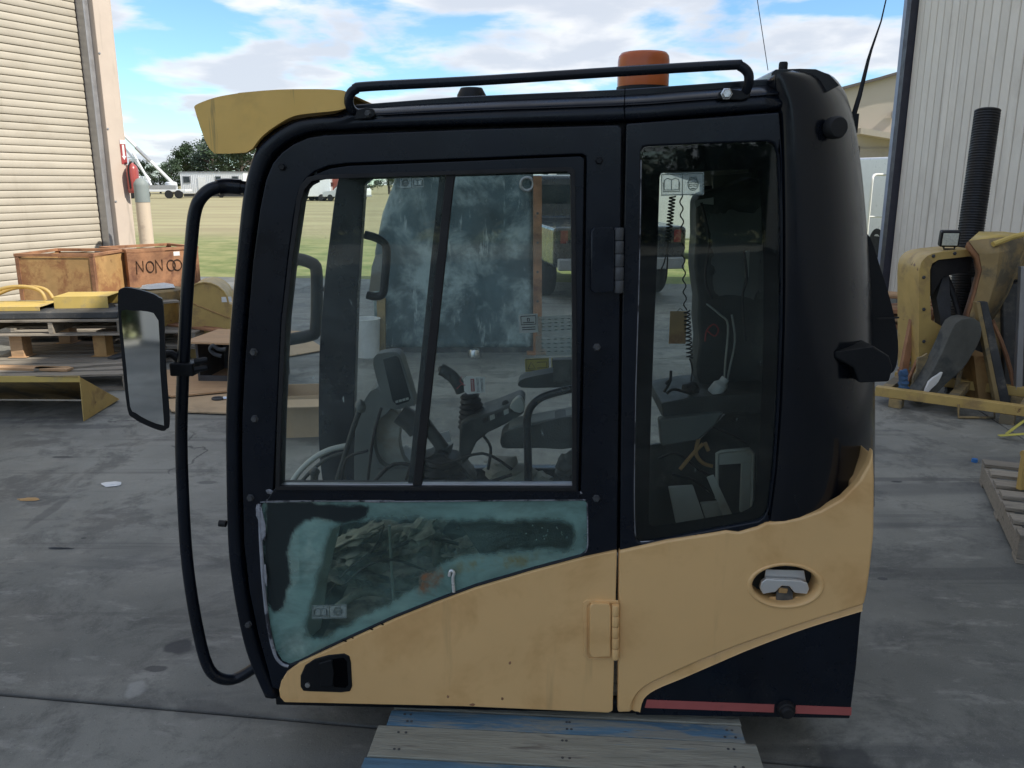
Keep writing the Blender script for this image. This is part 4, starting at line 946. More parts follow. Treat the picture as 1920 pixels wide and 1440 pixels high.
# monitor
mon = plate('monitor', xy([(699, 684), (703, 668), (712, 663), (738, 660), (748, 664), (754, 676), (777, 752), (773, 761), (745, 768), (732, 766), (716, 742)], 2, True), .62, .07, M['grey'], cab, bevel=.01, seg=3)
plate('monitor_screen', [(718, 674), (742, 667), (748, 672), (770, 746), (766, 753), (744, 760), (736, 752)], .6165, .003, M['carglass'], mon, bevel=.001)
plate('monitor_arm', xy([(664, 905), (664, 840), (670, 780), (684, 748), (706, 728), (735, 764), (712, 785), (703, 805), (702, 840), (712, 868), (735, 880), (770, 882), (778, 905)], 2), .66, .11, M['grey'], cab, bevel=.015, seg=3)
plate('side_trim', xy([(704, 784), (722, 770), (740, 766), (752, 790), (748, 825), (756, 860), (770, 880), (735, 882), (712, 870), (703, 840)], 2, True), .70, .05, M['greyl'], cab, bevel=.01)
ptube('monitor_knuckle', [(750, 775), (770, 790), (784, 806)], .58, 22, M['dark'], cab, 12)
# travel levers, pedal rail
lv = ptube('travel_lever', [(674, 770), (660, 810), (645, 860), (630, 908)], .52, 5.5, M['dark'], cab)
bm = nb(); lump(bm, L(676, 762, .52), (.017, .02, .024), 3, .2, 2); ob('lever_knob', bm, M['grey'], lv)
lv2 = ptube('pedal_post', [(588, 915), (590, 890)], .5, 8, M['dark'], cab, 10, 0)
bm = nb(); lump(bm, L(590, 885, .5), (.018, .02, .016), 5, .2, 2); ob('pedal_knob', bm, M['dark'], lv2)
ptube('floor_rail', [(532, 930), (560, 886), (590, 858), (620, 843), (650, 836)], .75, 6, M['greyl'], cab)
ptube('floor_rail', [(545, 930), (575, 892), (610, 862), (650, 848)], .80, 4, M['dark'], cab)
# steering link and boots
ptube('control_arm', [(790, 785), (812, 815), (838, 850)], .5, 13, M['dark'], cab)
bm = nb()
for k in range(7): lump(bm, L(820 + random.uniform(-28, 45), 880 + random.uniform(-18, 16), .5 + random.uniform(-.05, .05)), (.05, .05, .026), k, .3, 2)
ob('lever_boot', bm, M['rubber'], cab)
plate('boot_flap', [(828, 845), (850, 832), (846, 848), (836, 858)], .48, .02, M['dark'], cab)
# joystick
jy = ptube('joystick', [(866, 735), (860, 722), (848, 706), (834, 696), (826, 692)], .48, 12, M['dark'], cab, 14, 4)
me = jy.data
bm = nb(); lump(bm, L(838, 699, .48), (.031, .022, .019), 2, .12, 3, Euler((0, R(35), 0)).to_matrix()); ob('joystick_grip', bm, M['dark'], jy)
bm = nb(); A, B = L(890, 800, .48), L(880, 738, .48); dz = A - B
prof = []
for k in range(15):
    s = k / 14; prof.append((.052 - .026 * s + (.004 if k % 2 else -.003), s * dz.length))
lathe(bm, prof, Matrix.Translation(A) @ (B - A).to_track_quat('Z', 'Y').to_matrix().to_4x4(), 18); ob('joystick_boot', bm, M['rubber'], jy)
con = plate('left_console', [(862, 796), (880, 785), (925, 772), (975, 752), (984, 760), (982, 776), (950, 795), (915, 812), (893, 830), (878, 862), (866, 872), (860, 850)], .40, .16, M['dark'], cab, bevel=.008)
bm = nb(); lump(bm, L(948, 757, .44), (.012, .012, .012), 4, .1, 2); ob('console_button', bm, M['rubber'], con)
plate('console_cap', xy([(955, 765), (970, 745), (980, 750), (984, 765), (975, 775)], 2, True), .39, .03, M['greyl'], con, bevel=.004)
ar = plate('arm_rest', xy([(938, 826), (942, 816), (956, 807), (1010, 795), (1085, 780), (1088, 838), (1010, 840), (950, 841), (940, 836)], 2, True), .30, .09, M['dark'], cab, bevel=.012, seg=3)
plate('arm_rest_pad', [(950, 809), (960, 800), (1010, 790), (1085, 776), (1085, 800), (1010, 812), (955, 816)], .31, .10, M['grey'], ar, bevel=.01)
plate('far_arm_rest', xy([(972, 718), (985, 709), (1040, 698), (1080, 692), (1082, 722), (1030, 727), (978, 727)], 2, True), .75, .09, M['dark'], cab, bevel=.01)
plate('switch_box', [(1036, 676), (1078, 674), (1078, 716), (1038, 718)], .70, .05, M['dark'], cab, bevel=.003)
ptube('grab_bar', [(990, 940), (990, 860), (988, 800), (990, 775), (1000, 757), (1018, 744), (1050, 734), (1085, 727)], .17, 8, M['black'], cab, 12, 4)
for q, t, r_ in (([(700, 905), (740, 870), (800, 880), (860, 900)], .42, 4), ([(760, 905), (780, 860), (830, 870), (905, 850), (960, 880)], .38, 3), ([(640, 905), (650, 860), (690, 845)], .45, 3), ([(860, 880), (900, 905), (960, 890)], .36, 3.5), ([(905, 815), (920, 840), (915, 880)], .42, 3), ([(715, 765), (700, 820), (690, 900)], .6, 3)): ptube('control_cable', q, t, r_, M['rubber'], cab, 8)
for k in range(5): plate('console_switch', [(905 + k * 13, 786 - k * 5), (914 + k * 13, 782 - k * 5), (915 + k * 13, 790 - k * 5), (906 + k * 13, 794 - k * 5)], .392, .01, M['greyl'] if k % 2 else M['rubber'], con, bevel=.001)
for k in range(4): plate('monitor_key', [(741 + k * 6.5, 752 - k * 1.8), (746 + k * 6.5, 750.6 - k * 1.8), (747 + k * 6.5, 754.6 - k * 1.8), (742 + k * 6.5, 756 - k * 1.8)], .613, .004, M['greyl'], mon, bevel=0)
plate('lever_gaiter', rough([(770, 905), (785, 868), (812, 850), (846, 858), (872, 880), (890, 905)], 6, 2), .44, .10, M['rubber'], cab, bevel=.01)
plate('paper_bundle', rough([(742, 852), (760, 838), (780, 842), (784, 862), (750, 868)], 4, 5), .74, .02, M['paper'], cab, bevel=.002)
plate('clipboard', [(826, 812), (842, 808), (846, 828), (830, 832)], .8, .004, M['paper'], cab, bevel=0)
# decals on the far window and pillar
for nm, pts, mt in (('instruction_decal', [(972, 590), (1008, 588), (1009, 623), (974, 625)], 'paper'), ('warning_decal', [(984, 673), (1029, 671), (1029, 695), (985, 697)], 'warnyel'), ('warning_decal', [(1034, 671), (1078, 669), (1078, 693), (1034, 694)], 'warnyel'), ('chart_decal', [(1006, 594), (1078, 590), (1078, 626), (1007, 628)], 'stick'), ('chart_decal', [(1004, 630), (1078, 628), (1078, 666), (1005, 668)], 'stick')):
    d = plate(nm, pts, CW - .03, .001, M[mt], cab, bevel=0)
    A, B, C = [L(p[0], p[1], CW - .032) for p in (pts[0], pts[1], pts[3])]
    U = lambda a, b_: A + (B - A) * a + (C - A) * b_
    bm = nb()
    if mt == 'paper':
        for q in ([(.12, .1), (.88, .1), (.88, .55), (.12, .55), (.12, .1)], [(.2, .45), (.8, .45)], [(.15, .7), (.85, .7)], [(.15, .82), (.85, .82)], [(.45, .22), (.55, .22), (.55, .38), (.45, .38), (.45, .22)]): tube(bm, [U(*p) for p in q], .0016, 4)
    elif mt == 'warnyel':
        for q in ([(.04, .06), (.96, .06), (.96, .94), (.04, .94), (.04, .06)], [(.12, .8), (.26, .25), (.42, .8), (.12, .8)], [(.5, .3), (.9, .3), (.9, .75), (.5, .75)]): tube(bm, [U(*p) for p in q], .0012, 4)
    else:
        for i in range(5):
            for j in range(4): tube(bm, [U(.12 + .17 * i, .18 + .2 * j), U(.20 + .17 * i, .18 + .2 * j)], .0012, 4)
    ob('decal_print', bm, M['ink'] if mt != 'stick' else M['inkgrey'], d)
# rags, mud and hoses lying on the cab floor, seen through the lower pane
rg = nb()
for k in range(26):
    x, y = random.uniform(600, 980), random.uniform(985, 1150)
    if y > 1010 + (980 - x) * .55: continue
    t = random.uniform(.35, .75); v = L(x, y, t)
    lump(rg, (v.x, v.y, max(.2, v.z)), (random.uniform(.04, .12), random.uniform(.04, .08), random.uniform(.010, .035)), k, 1.1, 3, Euler((0, random.uniform(-.7, .7), random.uniform(0, 3))).to_matrix())
ob('crumpled_rags', rg, M['dusty'], cab)
tube_pts = [([(640, 1060), (700, 1090), (770, 1095), (840, 1075)], .45, 13), ([(650, 1000), (700, 1010), (760, 990), (830, 1000)], .5, 10), ([(620, 1150), (680, 1110), (760, 1120)], .35, 9), ([(730, 985), (738, 1130)], .30, 3), ([(820, 980), (818, 1060)], .55, 9)]
for q, t, r_ in tube_pts: ptube('floor_hose', q, t, r_, M['dusty'] if r_ > 5 else M['greyl'], cab)
plate('dirty_kick_panel', [(560, 985), (640, 975), (615, 1080), (600, 1180), (560, 1215)], .22, .01, M['greyl'], cab, bevel=.002)
for q in ([(600, 1010), (640, 1030), (700, 1040), (790, 1010), (860, 1020)], [(640, 1100), (690, 1060), (740, 1050), (800, 1070)], [(610, 1120), (650, 1070), (700, 1030), (720, 985)], [(900, 990), (960, 1005), (1030, 1000)]): ptube('loose_cable', q, random.uniform(.25, .4), random.uniform(2, 4), M['rubber'], cab, 6)
plate('floor_riser', [(845, 960), (1090, 960), (1090, 1040), (900, 1040)], .30, .02, M['dark'], cab)
bm = nb()
for k in range(16):
    v = L(random.uniform(985, 1060), random.uniform(985, 1020), .292); box(bm, v, (.004, .002, .003))
ob('paint_flecks', bm, M['paper'], cab)
bm = nb()
for k in range(8): 
    v = L(random.uniform(880, 1020), random.uniform(865, 905), .6); lump(bm, v, (random.uniform(.04, .09), .05, random.uniform(.02, .035)), k + 40, .45, 2)
ob('rag_heap', bm, M['cloth'], cab)
bm = nb()
for k in range(5): lump(bm, L(random.uniform(1050, 1085), random.uniform(860, 885), .4), (.04, .04, .035), k + 60, .4, 2)
ob('seat_edge', bm, M['dark'], cab)
# what shows through the rear side window
sb = plate('seat_back', xy([(1306, 380), (1318, 362), (1360, 352), (1450, 344), (1455, 600), (1450, 770), (1330, 760), (1312, 720), (1306, 690), (1312, 640), (1308, 600), (1310, 560), (1302, 500), (1306, 440)], 2, True), .58, .13, M['dark'], cab, bevel=.02, seg=3)
plate('trim_panel', [(1335, 330), (1460, 318), (1460, 420), (1400, 400), (1340, 380)], .70, .02, M['grey'], cab)
plate('roof_lining', [(1236, 318), (1460, 306), (1460, 340), (1330, 348)], .75, .1, M['greyl'], cab)
plate('rear_shelf', [(1240, 756), (1300, 745), (1450, 735), (1450, 778), (1360, 776), (1245, 790)], .42, .3, M['dark'], cab, bevel=.005)
plate('seat_side', [(1235, 786), (1358, 773), (1345, 795), (1312, 824), (1240, 838)], .40, .04, M['grey'], cab, bevel=.008)
plate('rear_lower_trim', [(1210, 836), (1312, 824), (1360, 776), (1470, 770), (1470, 1010), (1210, 1040)], .62, .02, M['dark'], cab)
bm = nb()
pts = []
def coil(p0, p1, turns, r, n=9):
    A, B = Vector(p0), Vector(p1); ax = (B - A).normalized(); u = ax.cross(Vector((0, 1, 0))).normalized(); w = ax.cross(u); out = []
    for i in range(turns * n + 1):
        s = i / (turns * n); a = 2 * math.pi * i / n; out.append(A.lerp(B, s) + (u * math.cos(a) + w * math.sin(a)) * r)
    return out
bm = nb(); tube(bm, coil(L(1261, 368, .45), L(1252, 455, .45), 14, .0085), .0024, 5); cd = ob('coiled_cord', bm, M['rubber'], cab)
ptube('cord_tail', [(1252, 455), (1246, 490), (1236, 512)], .45, 1.4, M['rubber'], cd, 6)
ptube('cord_tail', [(1252, 455), (1251, 500), (1247, 525)], .45, 1.6, M['rubber'], cd, 6)
bm = nb(); tube(bm, coil(L(1277, 366, .4), L(1285, 582, .4), 9, .0042), .0021, 5); cd = ob('radio_cord', bm, M['rubber'], cab)
bm = nb(); tube(bm, coil(L(1288, 582, .4), L(1293, 672, .4), 12, .0085), .0023, 5); ob('cord_coil', bm, M['rubber'], cd)
ptube('cord_tail', [(1293, 672), (1298, 690), (1296, 715)], .4, 1.6, M['rubber'], cd, 6)
bm = nb(); lump(bm, L(1296, 728, .45), (.028, .03, .02), 8, .3, 2); ob('radio_mount', bm, M['rubber'], cd)
for q in ([(1245, 735), (1256, 715), (1258, 695)], [(1250, 738), (1262, 730), (1285, 735)], [(1256, 712), (1248, 720)]): ptube('wire_end', q, .42, 3, M['rubber'], cab, 6)
for q in ([(1322, 640), (1325, 620), (1338, 608), (1347, 618), (1340, 630), (1326, 620)], ): ptube('red_wire', q, .50, 1.6, M['redink'], cab, 6)
for q in ([(1325, 570), (1350, 590), (1365, 610), (1360, 680), (1358, 720)], [(1372, 590), (1378, 640), (1366, 700), (1358, 745), (1352, 738)]): ptube('loose_wire', q, .5, 2.2, M['greyl'], cab, 6)
for q in ([(1315, 380), (1330, 450), (1322, 520), (1335, 560)], [(1395, 470), (1400, 520), (1392, 560), (1398, 640)], [(1240, 800), (1280, 815), (1330, 800), (1400, 830)], [(1235, 860), (1270, 850), (1310, 880), (1350, 900)], [(1260, 890), (1300, 900), (1340, 930)]): ptube('loose_wire', q, .47, 2.6, M['rubber'], cab, 6)
plate('seat_patch', rough([(1330, 400), (1425, 392), (1428, 540), (1410, 560), (1340, 552)], 8, 4), .572, .008, M['grey'], cab, bevel=.004)
plate('headrest_tag', [(1302, 376), (1338, 370), (1338, 384), (1318, 382), (1304, 390)], .5, .003, M['greyl'], cab, bevel=0)
plate('latch_bracket', [(1398, 470), (1406, 468), (1404, 520), (1398, 524)], .55, .01, M['greyl'], cab)
for q in ([(1310, 822), (1305, 850), (1318, 868), (1336, 874)], [(1322, 830), (1328, 845)], [(1275, 880), (1300, 850), (1318, 832)]): ptube('brown_cable', q, .45, 4, M['ochre'], cab, 8)
bx = ptube('wire_rack', [(1344, 935), (1345, 850), (1352, 847), (1405, 842), (1412, 850), (1410, 950)], .35, 4, M['greyl'], cab, 6, 0)
plate('rack_plate', [(1345, 848), (1408, 842), (1410, 868), (1348, 872)], .353, .004, M['greyl'], bx)
plate('rack_plate', [(1392, 866), (1416, 862), (1414, 950), (1388, 962)], .36, .02, M['greyl'], bx)
plate('rack_bar', [(1325, 895), (1338, 890), (1378, 975), (1362, 980)], .33, .006, M['greyl'], bx)
for a in ([(1254, 915), (1300, 912), (1322, 975), (1268, 982)], [(1314, 945), (1346, 942), (1364, 970), (1324, 975)]): plate('pale_step', a, .40, .02, M['greyl'], cab, bevel=.003)
# things carried in the cab
CM = lambda px, py, t: CAB_M @ L(px, py, t)
tagp = empty('danger_tag', Matrix.Translation(CM(890, 722, .33)) @ Euler((0, R(-2), -CAB_YAW)).to_matrix().to_4x4(), 'white danger tag tied to the joystick by a red string', 'warning tag')
bm = nb(); prism(bm, [(x * .062, 0, z * .055) for x, z in ((-.52, .32), (-.36, .5), (.5, .42), (.5, -.42), (-.36, -.5), (-.52, -.32))], (0, .0012, 0)); ob('tag_card', bm, M['paper'], tagp)
bm = nb(); box(bm, (-.006, -.0008, 0), (.011, .001, .038)); ob('danger_band', bm, M['redink'], tagp)
fm = Matrix(((0, -1, 0, 0), (0, 0, -1, 0), (1, 0, 0, 0), (0, 0, 0, 1)))
bm = nb(); text_loops(bm, 'DANGER', Matrix.Translation((-.006, -.0018, 0)) @ fm, .0085, .0002); ob('danger_text', bm, M['paper'], tagp, smooth=False)
bm = nb(); text_loops(bm, 'DO NOT', Matrix.Translation((.010, -.0008, 0)) @ fm, .0105, .0002); text_loops(bm, 'OPERATE', Matrix.Translation((.022, -.0008, 0)) @ fm, .0095, .0002); ob('warning_text', bm, M['ink'], tagp, smooth=False)
bm = nb(); tube(bm, [(-.028, -.001, .0), (-.04, .004, .002), (-.055, .01, -.012)], .0012, 5); tube(bm, [(-.028, -.001, .0), (-.045, .012, .01), (-.04, .03, .02)], .0012, 5); ob('string', bm, M['redink'], tagp)
hc = empty('hanging_card', Matrix.Translation(CM(1271, 614, .41)) @ Matrix.Rotation(-CAB_YAW, 4, 'Z'), 'ochre card hanging on the coiled cord inside the cab', 'card')
bm = nb(); box(bm, (0, 0, 0), (.050, .004, .098)); ob('card_sheet', bm, M['ochre'], hc, bevel=.001)
bm = nb(); tube(bm, [(-.004, .0, .049), (.004, -.002, .058), (.012, -.003, .052)], .001, 5); ob('card_loop', bm, M['rubber'], hc)
bt = empty('white_bottle', Matrix.Translation(CM(1337, 739, .46)) @ Euler((0, R(35), 0)).to_matrix().to_4x4(), 'small white plastic bottle lying on the shelf inside the cab', 'bottle')
bm = nb(); lathe(bm, [(0, 0), (.02, 0), (.022, .004), (.022, .034), (.014, .044), (.012, .048), (0, .048)], None, 16); ob('bottle_body', bm, M['plastic'], bt)
bm = nb(); lathe(bm, [(.013, .048), (.013, .062), (0, .063)], None, 16); ob('bottle_cap', bm, M['white'], bt)

# ================================================================== PALLETS
def pallet(name, Mx, LX, LY, H, n, mats, label, group=None, gap=None, nstr=3, th=.018, skip=(), bow=.004):
    """planks run along local x, stringers along local y; origin at the ground centre"""
    e = empty(name, Mx, label, 'pallet', group)
    w = LY / n * (gap or .8)
    for k in range(n):
        if k in skip: continue
        y = -LY / 2 + w / 2 + (LY - w) * k / (n - 1)
        bm = nb(); box(bm, (random.uniform(-.006, .006), y, H - th / 2 + random.uniform(-bow, bow) * .5), (LX + random.uniform(-.012, .006), w * random.uniform(.96, 1.02), th), Matrix.Rotation(random.uniform(-.004, .004), 4, 'Z'))
        ob('plank', bm, mats[k % len(mats)], e, bevel=.002, seg=1)
    for k in range(nstr):
        x = -LX / 2 + .02 + (LX - .04) * k / (nstr - 1)
        bm = nb(); box(bm, (x, 0, H / 2 - .0008), (.038, LY - .01, H - 2 * th - .004)); ob('stringer', bm, mats[-1], e, bevel=.002, seg=1)
    for y in (-LY / 2 + .05, 0, LY / 2 - .05):
        bm = nb(); box(bm, (0, y, th / 2), (LX, .095, th)); ob('bottom_plank', bm, mats[-1], e, bevel=.002, seg=1)
    return e
A, B = G(737, 1331, .142), G(1392, 1363, .142)
ax = math.atan2(B.y - A.y, B.x - A.x); ln = (B - A).length
mid = (A + B) / 2
# pallet under the cab: edge plank line A-B is the seam at the cab's foot
PM = Matrix.Translation((mid.x, mid.y, 0)) @ Matrix.Rotation(ax, 4, 'Z') @ Matrix.Translation((0, .28, 0))
bp_ = empty('blue_pallet', PM, 'worn blue and grey wooden pallet carrying the excavator cab', 'pallet')
ys = [(-.62, -.485, 'bluplank', 1.06), (-.48, -.352, 'greplank', 1.05), (-.349, -.278, 'bluplank', 1.0), (-.27, -.15, 'greplank', 1.0), (-.10, .02, 'greplank', 1.0), (.1, .22, 'bluplank', 1.0), (.3, .42, 'greplank', 1.0)]
for a, b_, mt, k in ys:
    bm = nb(); box(bm, (random.uniform(-.004, .004), (a + b_) / 2, .1335 + random.uniform(-.001, .001)), (ln * k, b_ - a, .019)); ob('plank', bm, M[mt], bp_, bevel=.0025)
for x in (-.46, 0, .46):
    bm = nb(); box(bm, (x * ln, -.1, .072), (.04, 1.02, .104)); ob('stringer', bm, M['plank'], bp_, bevel=.002)
for y in (-.56, -.1, .36):
    bm = nb(); box(bm, (0, y, .0095), (ln, .1, .019)); ob('bottom_plank', bm, M['plank'], bp_)
for x in (-.455, -.44, 0.0, .012, .45, .465):
    for y in (-.33, -.30, -.45, -.38):
        bm = nb(); lathe(bm, [(.004, 0), (.004, .001), (0, .0012)], Matrix.Translation((x * ln + random.uniform(-.008, .008), y, .1438)), 8); ob('nail_head', bm, M['darksteel'], bp_)

# ================================================================== SCRAP PILES AT LEFT
def wplate(name, pts, Y, th, mat, parent=None, bevel=.004, **kw):
    """upright piece: outline read at distance Y, th metres thick going away"""
    bm = nb(); prism(bm, [AY(p[0], p[1], Y) for p in pts], (0, th, 0)); return ob(name, bm, mat, parent, bevel=bevel, **kw)
WP = [M['plank']]
pallet('wooden_pallet', T(-3.86, 7.14, 0, R(7)), 1.35, 1.5, .14, 9, WP, 'grey weathered pallet lying on the concrete below the raised steel plate', skip=())
blk = []
for k, (x, y) in enumerate(((-4.32, 7.15), (-3.62, 7.2), (-4.25, 7.8), (-3.6, 7.85))):
    bm = nb(); box(bm, (x, y, .242), (.11, .14, .2)); box(bm, (x, y, .1435 + .004), (.16, .17, .006))
    ob('wood_block', bm, M['ochre'] if k == 1 else M['wood'], None, bevel=.004, label='wooden block propping up the pallet with yellow sheets', cat='wood block', group='blocks propping a pallet')
pallet('wooden_pallet', T(-4.0, 7.5, .345, R(3)), 1.2, .95, .14, 6, WP, 'dark weathered pallet raised on blocks under a steel plate')
bm = nb(); box(bm, (0, 0, .03), (1.22, .85, .05), None); 
ob('steel_plate', bm, M['darksteel'], None, bevel=.004, label='thick dark steel plate laid on the raised pallet', cat='steel plate').matrix_world = T(-4.06, 7.48, .487, R(4))
def sheet_thing(name, x, y, z, sx, sy, rz, mat, label, cat, rx=0, ry=0, fold=.03, th=.006):
    e = empty(name, T(x, y, z, rz, rx, ry), label, cat)
    bm = nb(); box(bm, (0, 0, fold), (sx, sy, th)); ob('sheet', bm, mat, e, bevel=.0015)
    bm = nb(); box(bm, (0, -sy / 2 + th / 2, fold / 2 - th / 2 - .0005), (sx, th, fold - .001)); ob('folded_lip', bm, mat, e, bevel=.0015)
    bm = nb(); box(bm, (0, sy / 2 - th / 2, fold / 2 - th / 2 - .0005), (sx, th, fold - .001)); ob('folded_lip', bm, mat, e, bevel=.0015)
    return e
sheet_thing('yellow_cover', -4.45, 7.36, .545, .62, .40, R(3), M['yel3'], 'flat yellow cover sheet on the steel plate beside a yellow tube frame', 'cover')
sheet_thing('yellow_cover', -3.86, 7.50, .545, .46, .34, R(6), M['yel3'], 'pale yellow cover with a deep lip on the steel plate below the ochre crate', 'cover', fold=.10)
e = empty('tube_frame', T(-4.5, 7.45, .582), 'bent yellow tube frame lying on a flat yellow cover', 'tube frame')
bm = nb(); tube(bm, cr([(-.3, 0, .02), (-.1, 0, .12), (.1, 0, .14), (.24, 0, .10), (.28, 0, .015)]), .016, 10); ob('bent_tube', bm, M['yel2'], e)
bm = nb(); tube(bm, cr([(-.3, .14, .02), (-.1, .14, .10), (.1, .14, .12), (.22, .14, .09), (.27, .14, .015)]), .016, 10); ob('bent_tube', bm, M['yel2'], e)
bm = nb(); tube(bm, [(.1, 0, .14), (.1, .14, .12)], .012, 8); ob('cross_tube', bm, M['yel2'], e)
# stacks of pallets behind
def stack(n, x, y, rz, lx, ly, why):
    words = ['bottom', 'middle', 'upper'] if n == 3 else ['bottom', 'upper']
    for k in range(n): pallet('wooden_pallet', T(x + random.uniform(-.02, .02), y, k * .146, rz + random.uniform(-.03, .03)), lx, ly, .144, 6, WP, f'{words[k]} weathered pallet in the stack under {why}')
stack(3, -4.62, 8.85, R(4), 1.1, .95, 'the ochre open crate')
stack(3, -3.80, 9.45, R(50), .95, .95, 'the rusty lettered bin')
stack(2, -3.36, 8.0, R(-3), .95, .85, 'the round yellow drum lids')
def open_crate(name, Mx, sx, sy, h, m_panel, m_rim, label, th=.02):
    e = empty(name, Mx, label, 'crate')
    for nm, c, s in (('front_panel', (0, -sy / 2 + th / 2, h / 2), (sx - 2 * th, th, h - .03)), ('back_panel', (0, sy / 2 - th / 2, h / 2), (sx - 2 * th, th, h - .03)), ('side_panel', (-sx / 2 + th / 2, 0, h / 2), (th, sy - 2 * th, h - .03)), ('side_panel', (sx / 2 - th / 2, 0, h / 2), (th, sy - 2 * th, h - .03))):
        bm = nb(); box(bm, c, s); ob(nm, bm, m_panel, e, bevel=.002)
    bm = nb(); box(bm, (0, 0, .02), (sx - .05, sy - .05, .01)); ob('bottom_panel', bm, m_rim, e)
    for x in (-1, 1):
        for y in (-1, 1):
            bm = nb(); box(bm, (x * (sx / 2 - .012), y * (sy / 2 - .012), h / 2), (.042, .042, h)); ob('corner_post', bm, m_rim, e, bevel=.002)
    for y in (-1, 1):
        bm = nb(); box(bm, (0, y * (sy / 2 - .012), h + .012), (sx + .03, .05, .03)); ob('rim_rail', bm, m_rim, e, bevel=.002)
    for x in (-1, 1):
        bm = nb(); box(bm, (x * (sx / 2 - .012), 0, h + .0135), (.05, sy - .08, .026)); ob('rim_rail', bm, m_rim, e, bevel=.002)
    return e
open_crate('open_crate', T(-4.62, 8.80, .438, R(-3)), .80, .72, .47, M['ochre'], M['rusty'], 'open ochre crate with rusty rim beside the lettered bin')
pc = AY(243, 520, 8.95)
ang = R(46)
BM = T(pc.x, pc.y, .438, ang) @ Matrix.Translation((.39, .36, 0))
bn = open_crate('rusty_bin', BM, .78, .72, .47, M['rusty'], M['rusty'], 'rusty open steel bin with hand painted lettering on its side')
def stroke(bm, pts, r=.0065): tube(bm, [(x, -.366, z) for x, z in pts], r, 5)
bm = nb(); zz0, zz1 = .23, .37
def let(ch, x, w):
    if ch == 'N': stroke(bm, [(x, zz0), (x + .005, zz1), (x + w * .8, zz0 + .02), (x + w * .85, zz1)])
    else: stroke(bm, [(x + w / 2 + w * .42 * math.cos(a), (zz0 + zz1) / 2 + (zz1 - zz0) * .42 * math.sin(a)) for a in [k * math.pi / 8 for k in range(17)]])
for ch, x, w in (('N', -.31, .09), ('O', -.21, .10), ('N', -.10, .09), ('O', .02, .11), ('O', .085, .12)): let(ch, x, w)
ob('painted_letters', bm, filmm('faded_marker_ink', (.035, .02, .015), (.35, 1.1), 14), bn)
bm = nb(); box(bm, (.15, -.3612, .425), (.07, .002, .045)); ob('paper_label', bm, M['paper'], bn)
for k, (x, y, z, rz, ln2, mt, lab) in enumerate(((-3.45, 6.75, .151, .35, .95, 'plank', 'loose grey plank lying across the near pallet'), (-4.0, 6.62, .151, -.1, .8, 'wood', 'loose brown plank lying along the near pallet edge'), (-3.35, 7.35, .151, 1.2, .7, 'darksteel', 'dark steel strip lying on the near pallet'), (-3.38, 7.62, .545, .6, .55, 'plank', 'short grey plank lying beside the pale yellow cover'), (-2.95, 7.1, .012, .2, .9, 'plank', 'splintered plank on the concrete beside the steel box'), (-3.02, 7.75, .30, -.5, .7, 'rusty', 'rusty angle iron lying by the drum lids'))):
    bm = nb(); box(bm, (0, 0, 0), (ln2, .09, .02)); box(bm, (ln2 * .02, .04, .012), (ln2 * .9, .012, .006)); o = ob('loose_plank' if mt in ('plank', 'wood') else 'metal_strip', bm, M[mt], None, bevel=.002, label=lab, cat='plank' if mt in ('plank', 'wood') else 'metal strip'); o.matrix_world = T(x, y, z, rz)
# round drum lids
d0 = AY(291, 540, 8.0)
e = empty('drum_lids', T(d0.x, d0.y, .292), 'stacked round yellow drum lids with a grey top before the lettered bin', 'drum')
bm = nb(); lathe(bm, [(0, 0), (.19, 0), (.20, .02), (.20, .22), (.21, .225), (.21, .24), (0, .24)], n=28); ob('lower_ring', bm, M['yel2'], e)
bm = nb(); lathe(bm, [(0, .241), (.235, .241), (.245, .25), (.245, .33), (.23, .345), (0, .345)], n=28); ob('upper_ring', bm, M['muddy'], e)
bm = nb(); lump(bm, (0.02, 0, .36), (.17, .15, .03), 4, .4, 2); ob('plastic_cover', bm, M['plastic'], e)
bm = nb(); lathe(bm, [(.03, 0), (.03, .08), (.02, .085)], T(-.25, -.06, .28, 0, 0, -1.3), 12); ob('port', bm, M['rusty'], e)
# arched housing
a0 = AY(395, 600, 7.75)
e = empty('arched_housing', T(a0.x + .02, a0.y, .0, R(12)), 'yellow arched sheet metal housing beside the drum lids', 'housing')
prf = [(-.23, 0), (-.23, .52)] + [(-.05 + .20 * math.cos(a) - .0, .52 + .2 * math.sin(a)) for a in [math.pi - k * math.pi / 10 for k in range(1, 11)]] + [(.23, .5), (.23, 0)]
bm = nb(); prism(bm, [(x, 0, z) for x, z in prf], (0, .55, 0)); ob('housing_shell', bm, M['yel2'], e, bevel=.006)
bm = nb(); tube(bm, [(-.05 + .205 * math.cos(a), -.004, .52 + .205 * math.sin(a)) for a in [math.pi - k * math.pi / 10 for k in range(0, 11)]], .009, 6); ob('edge_bead', bm, M['yel2'], e)
bm = nb(); tube(bm, [(-.23, -.004, .56), (.2, -.004, .36)], .006, 6); ob('seam', bm, M['ochre'], e)
bm = nb(); box(bm, (.14, -.003, .56), (.09, .004, .05)); ob('data_label', bm, M['paper'], e)
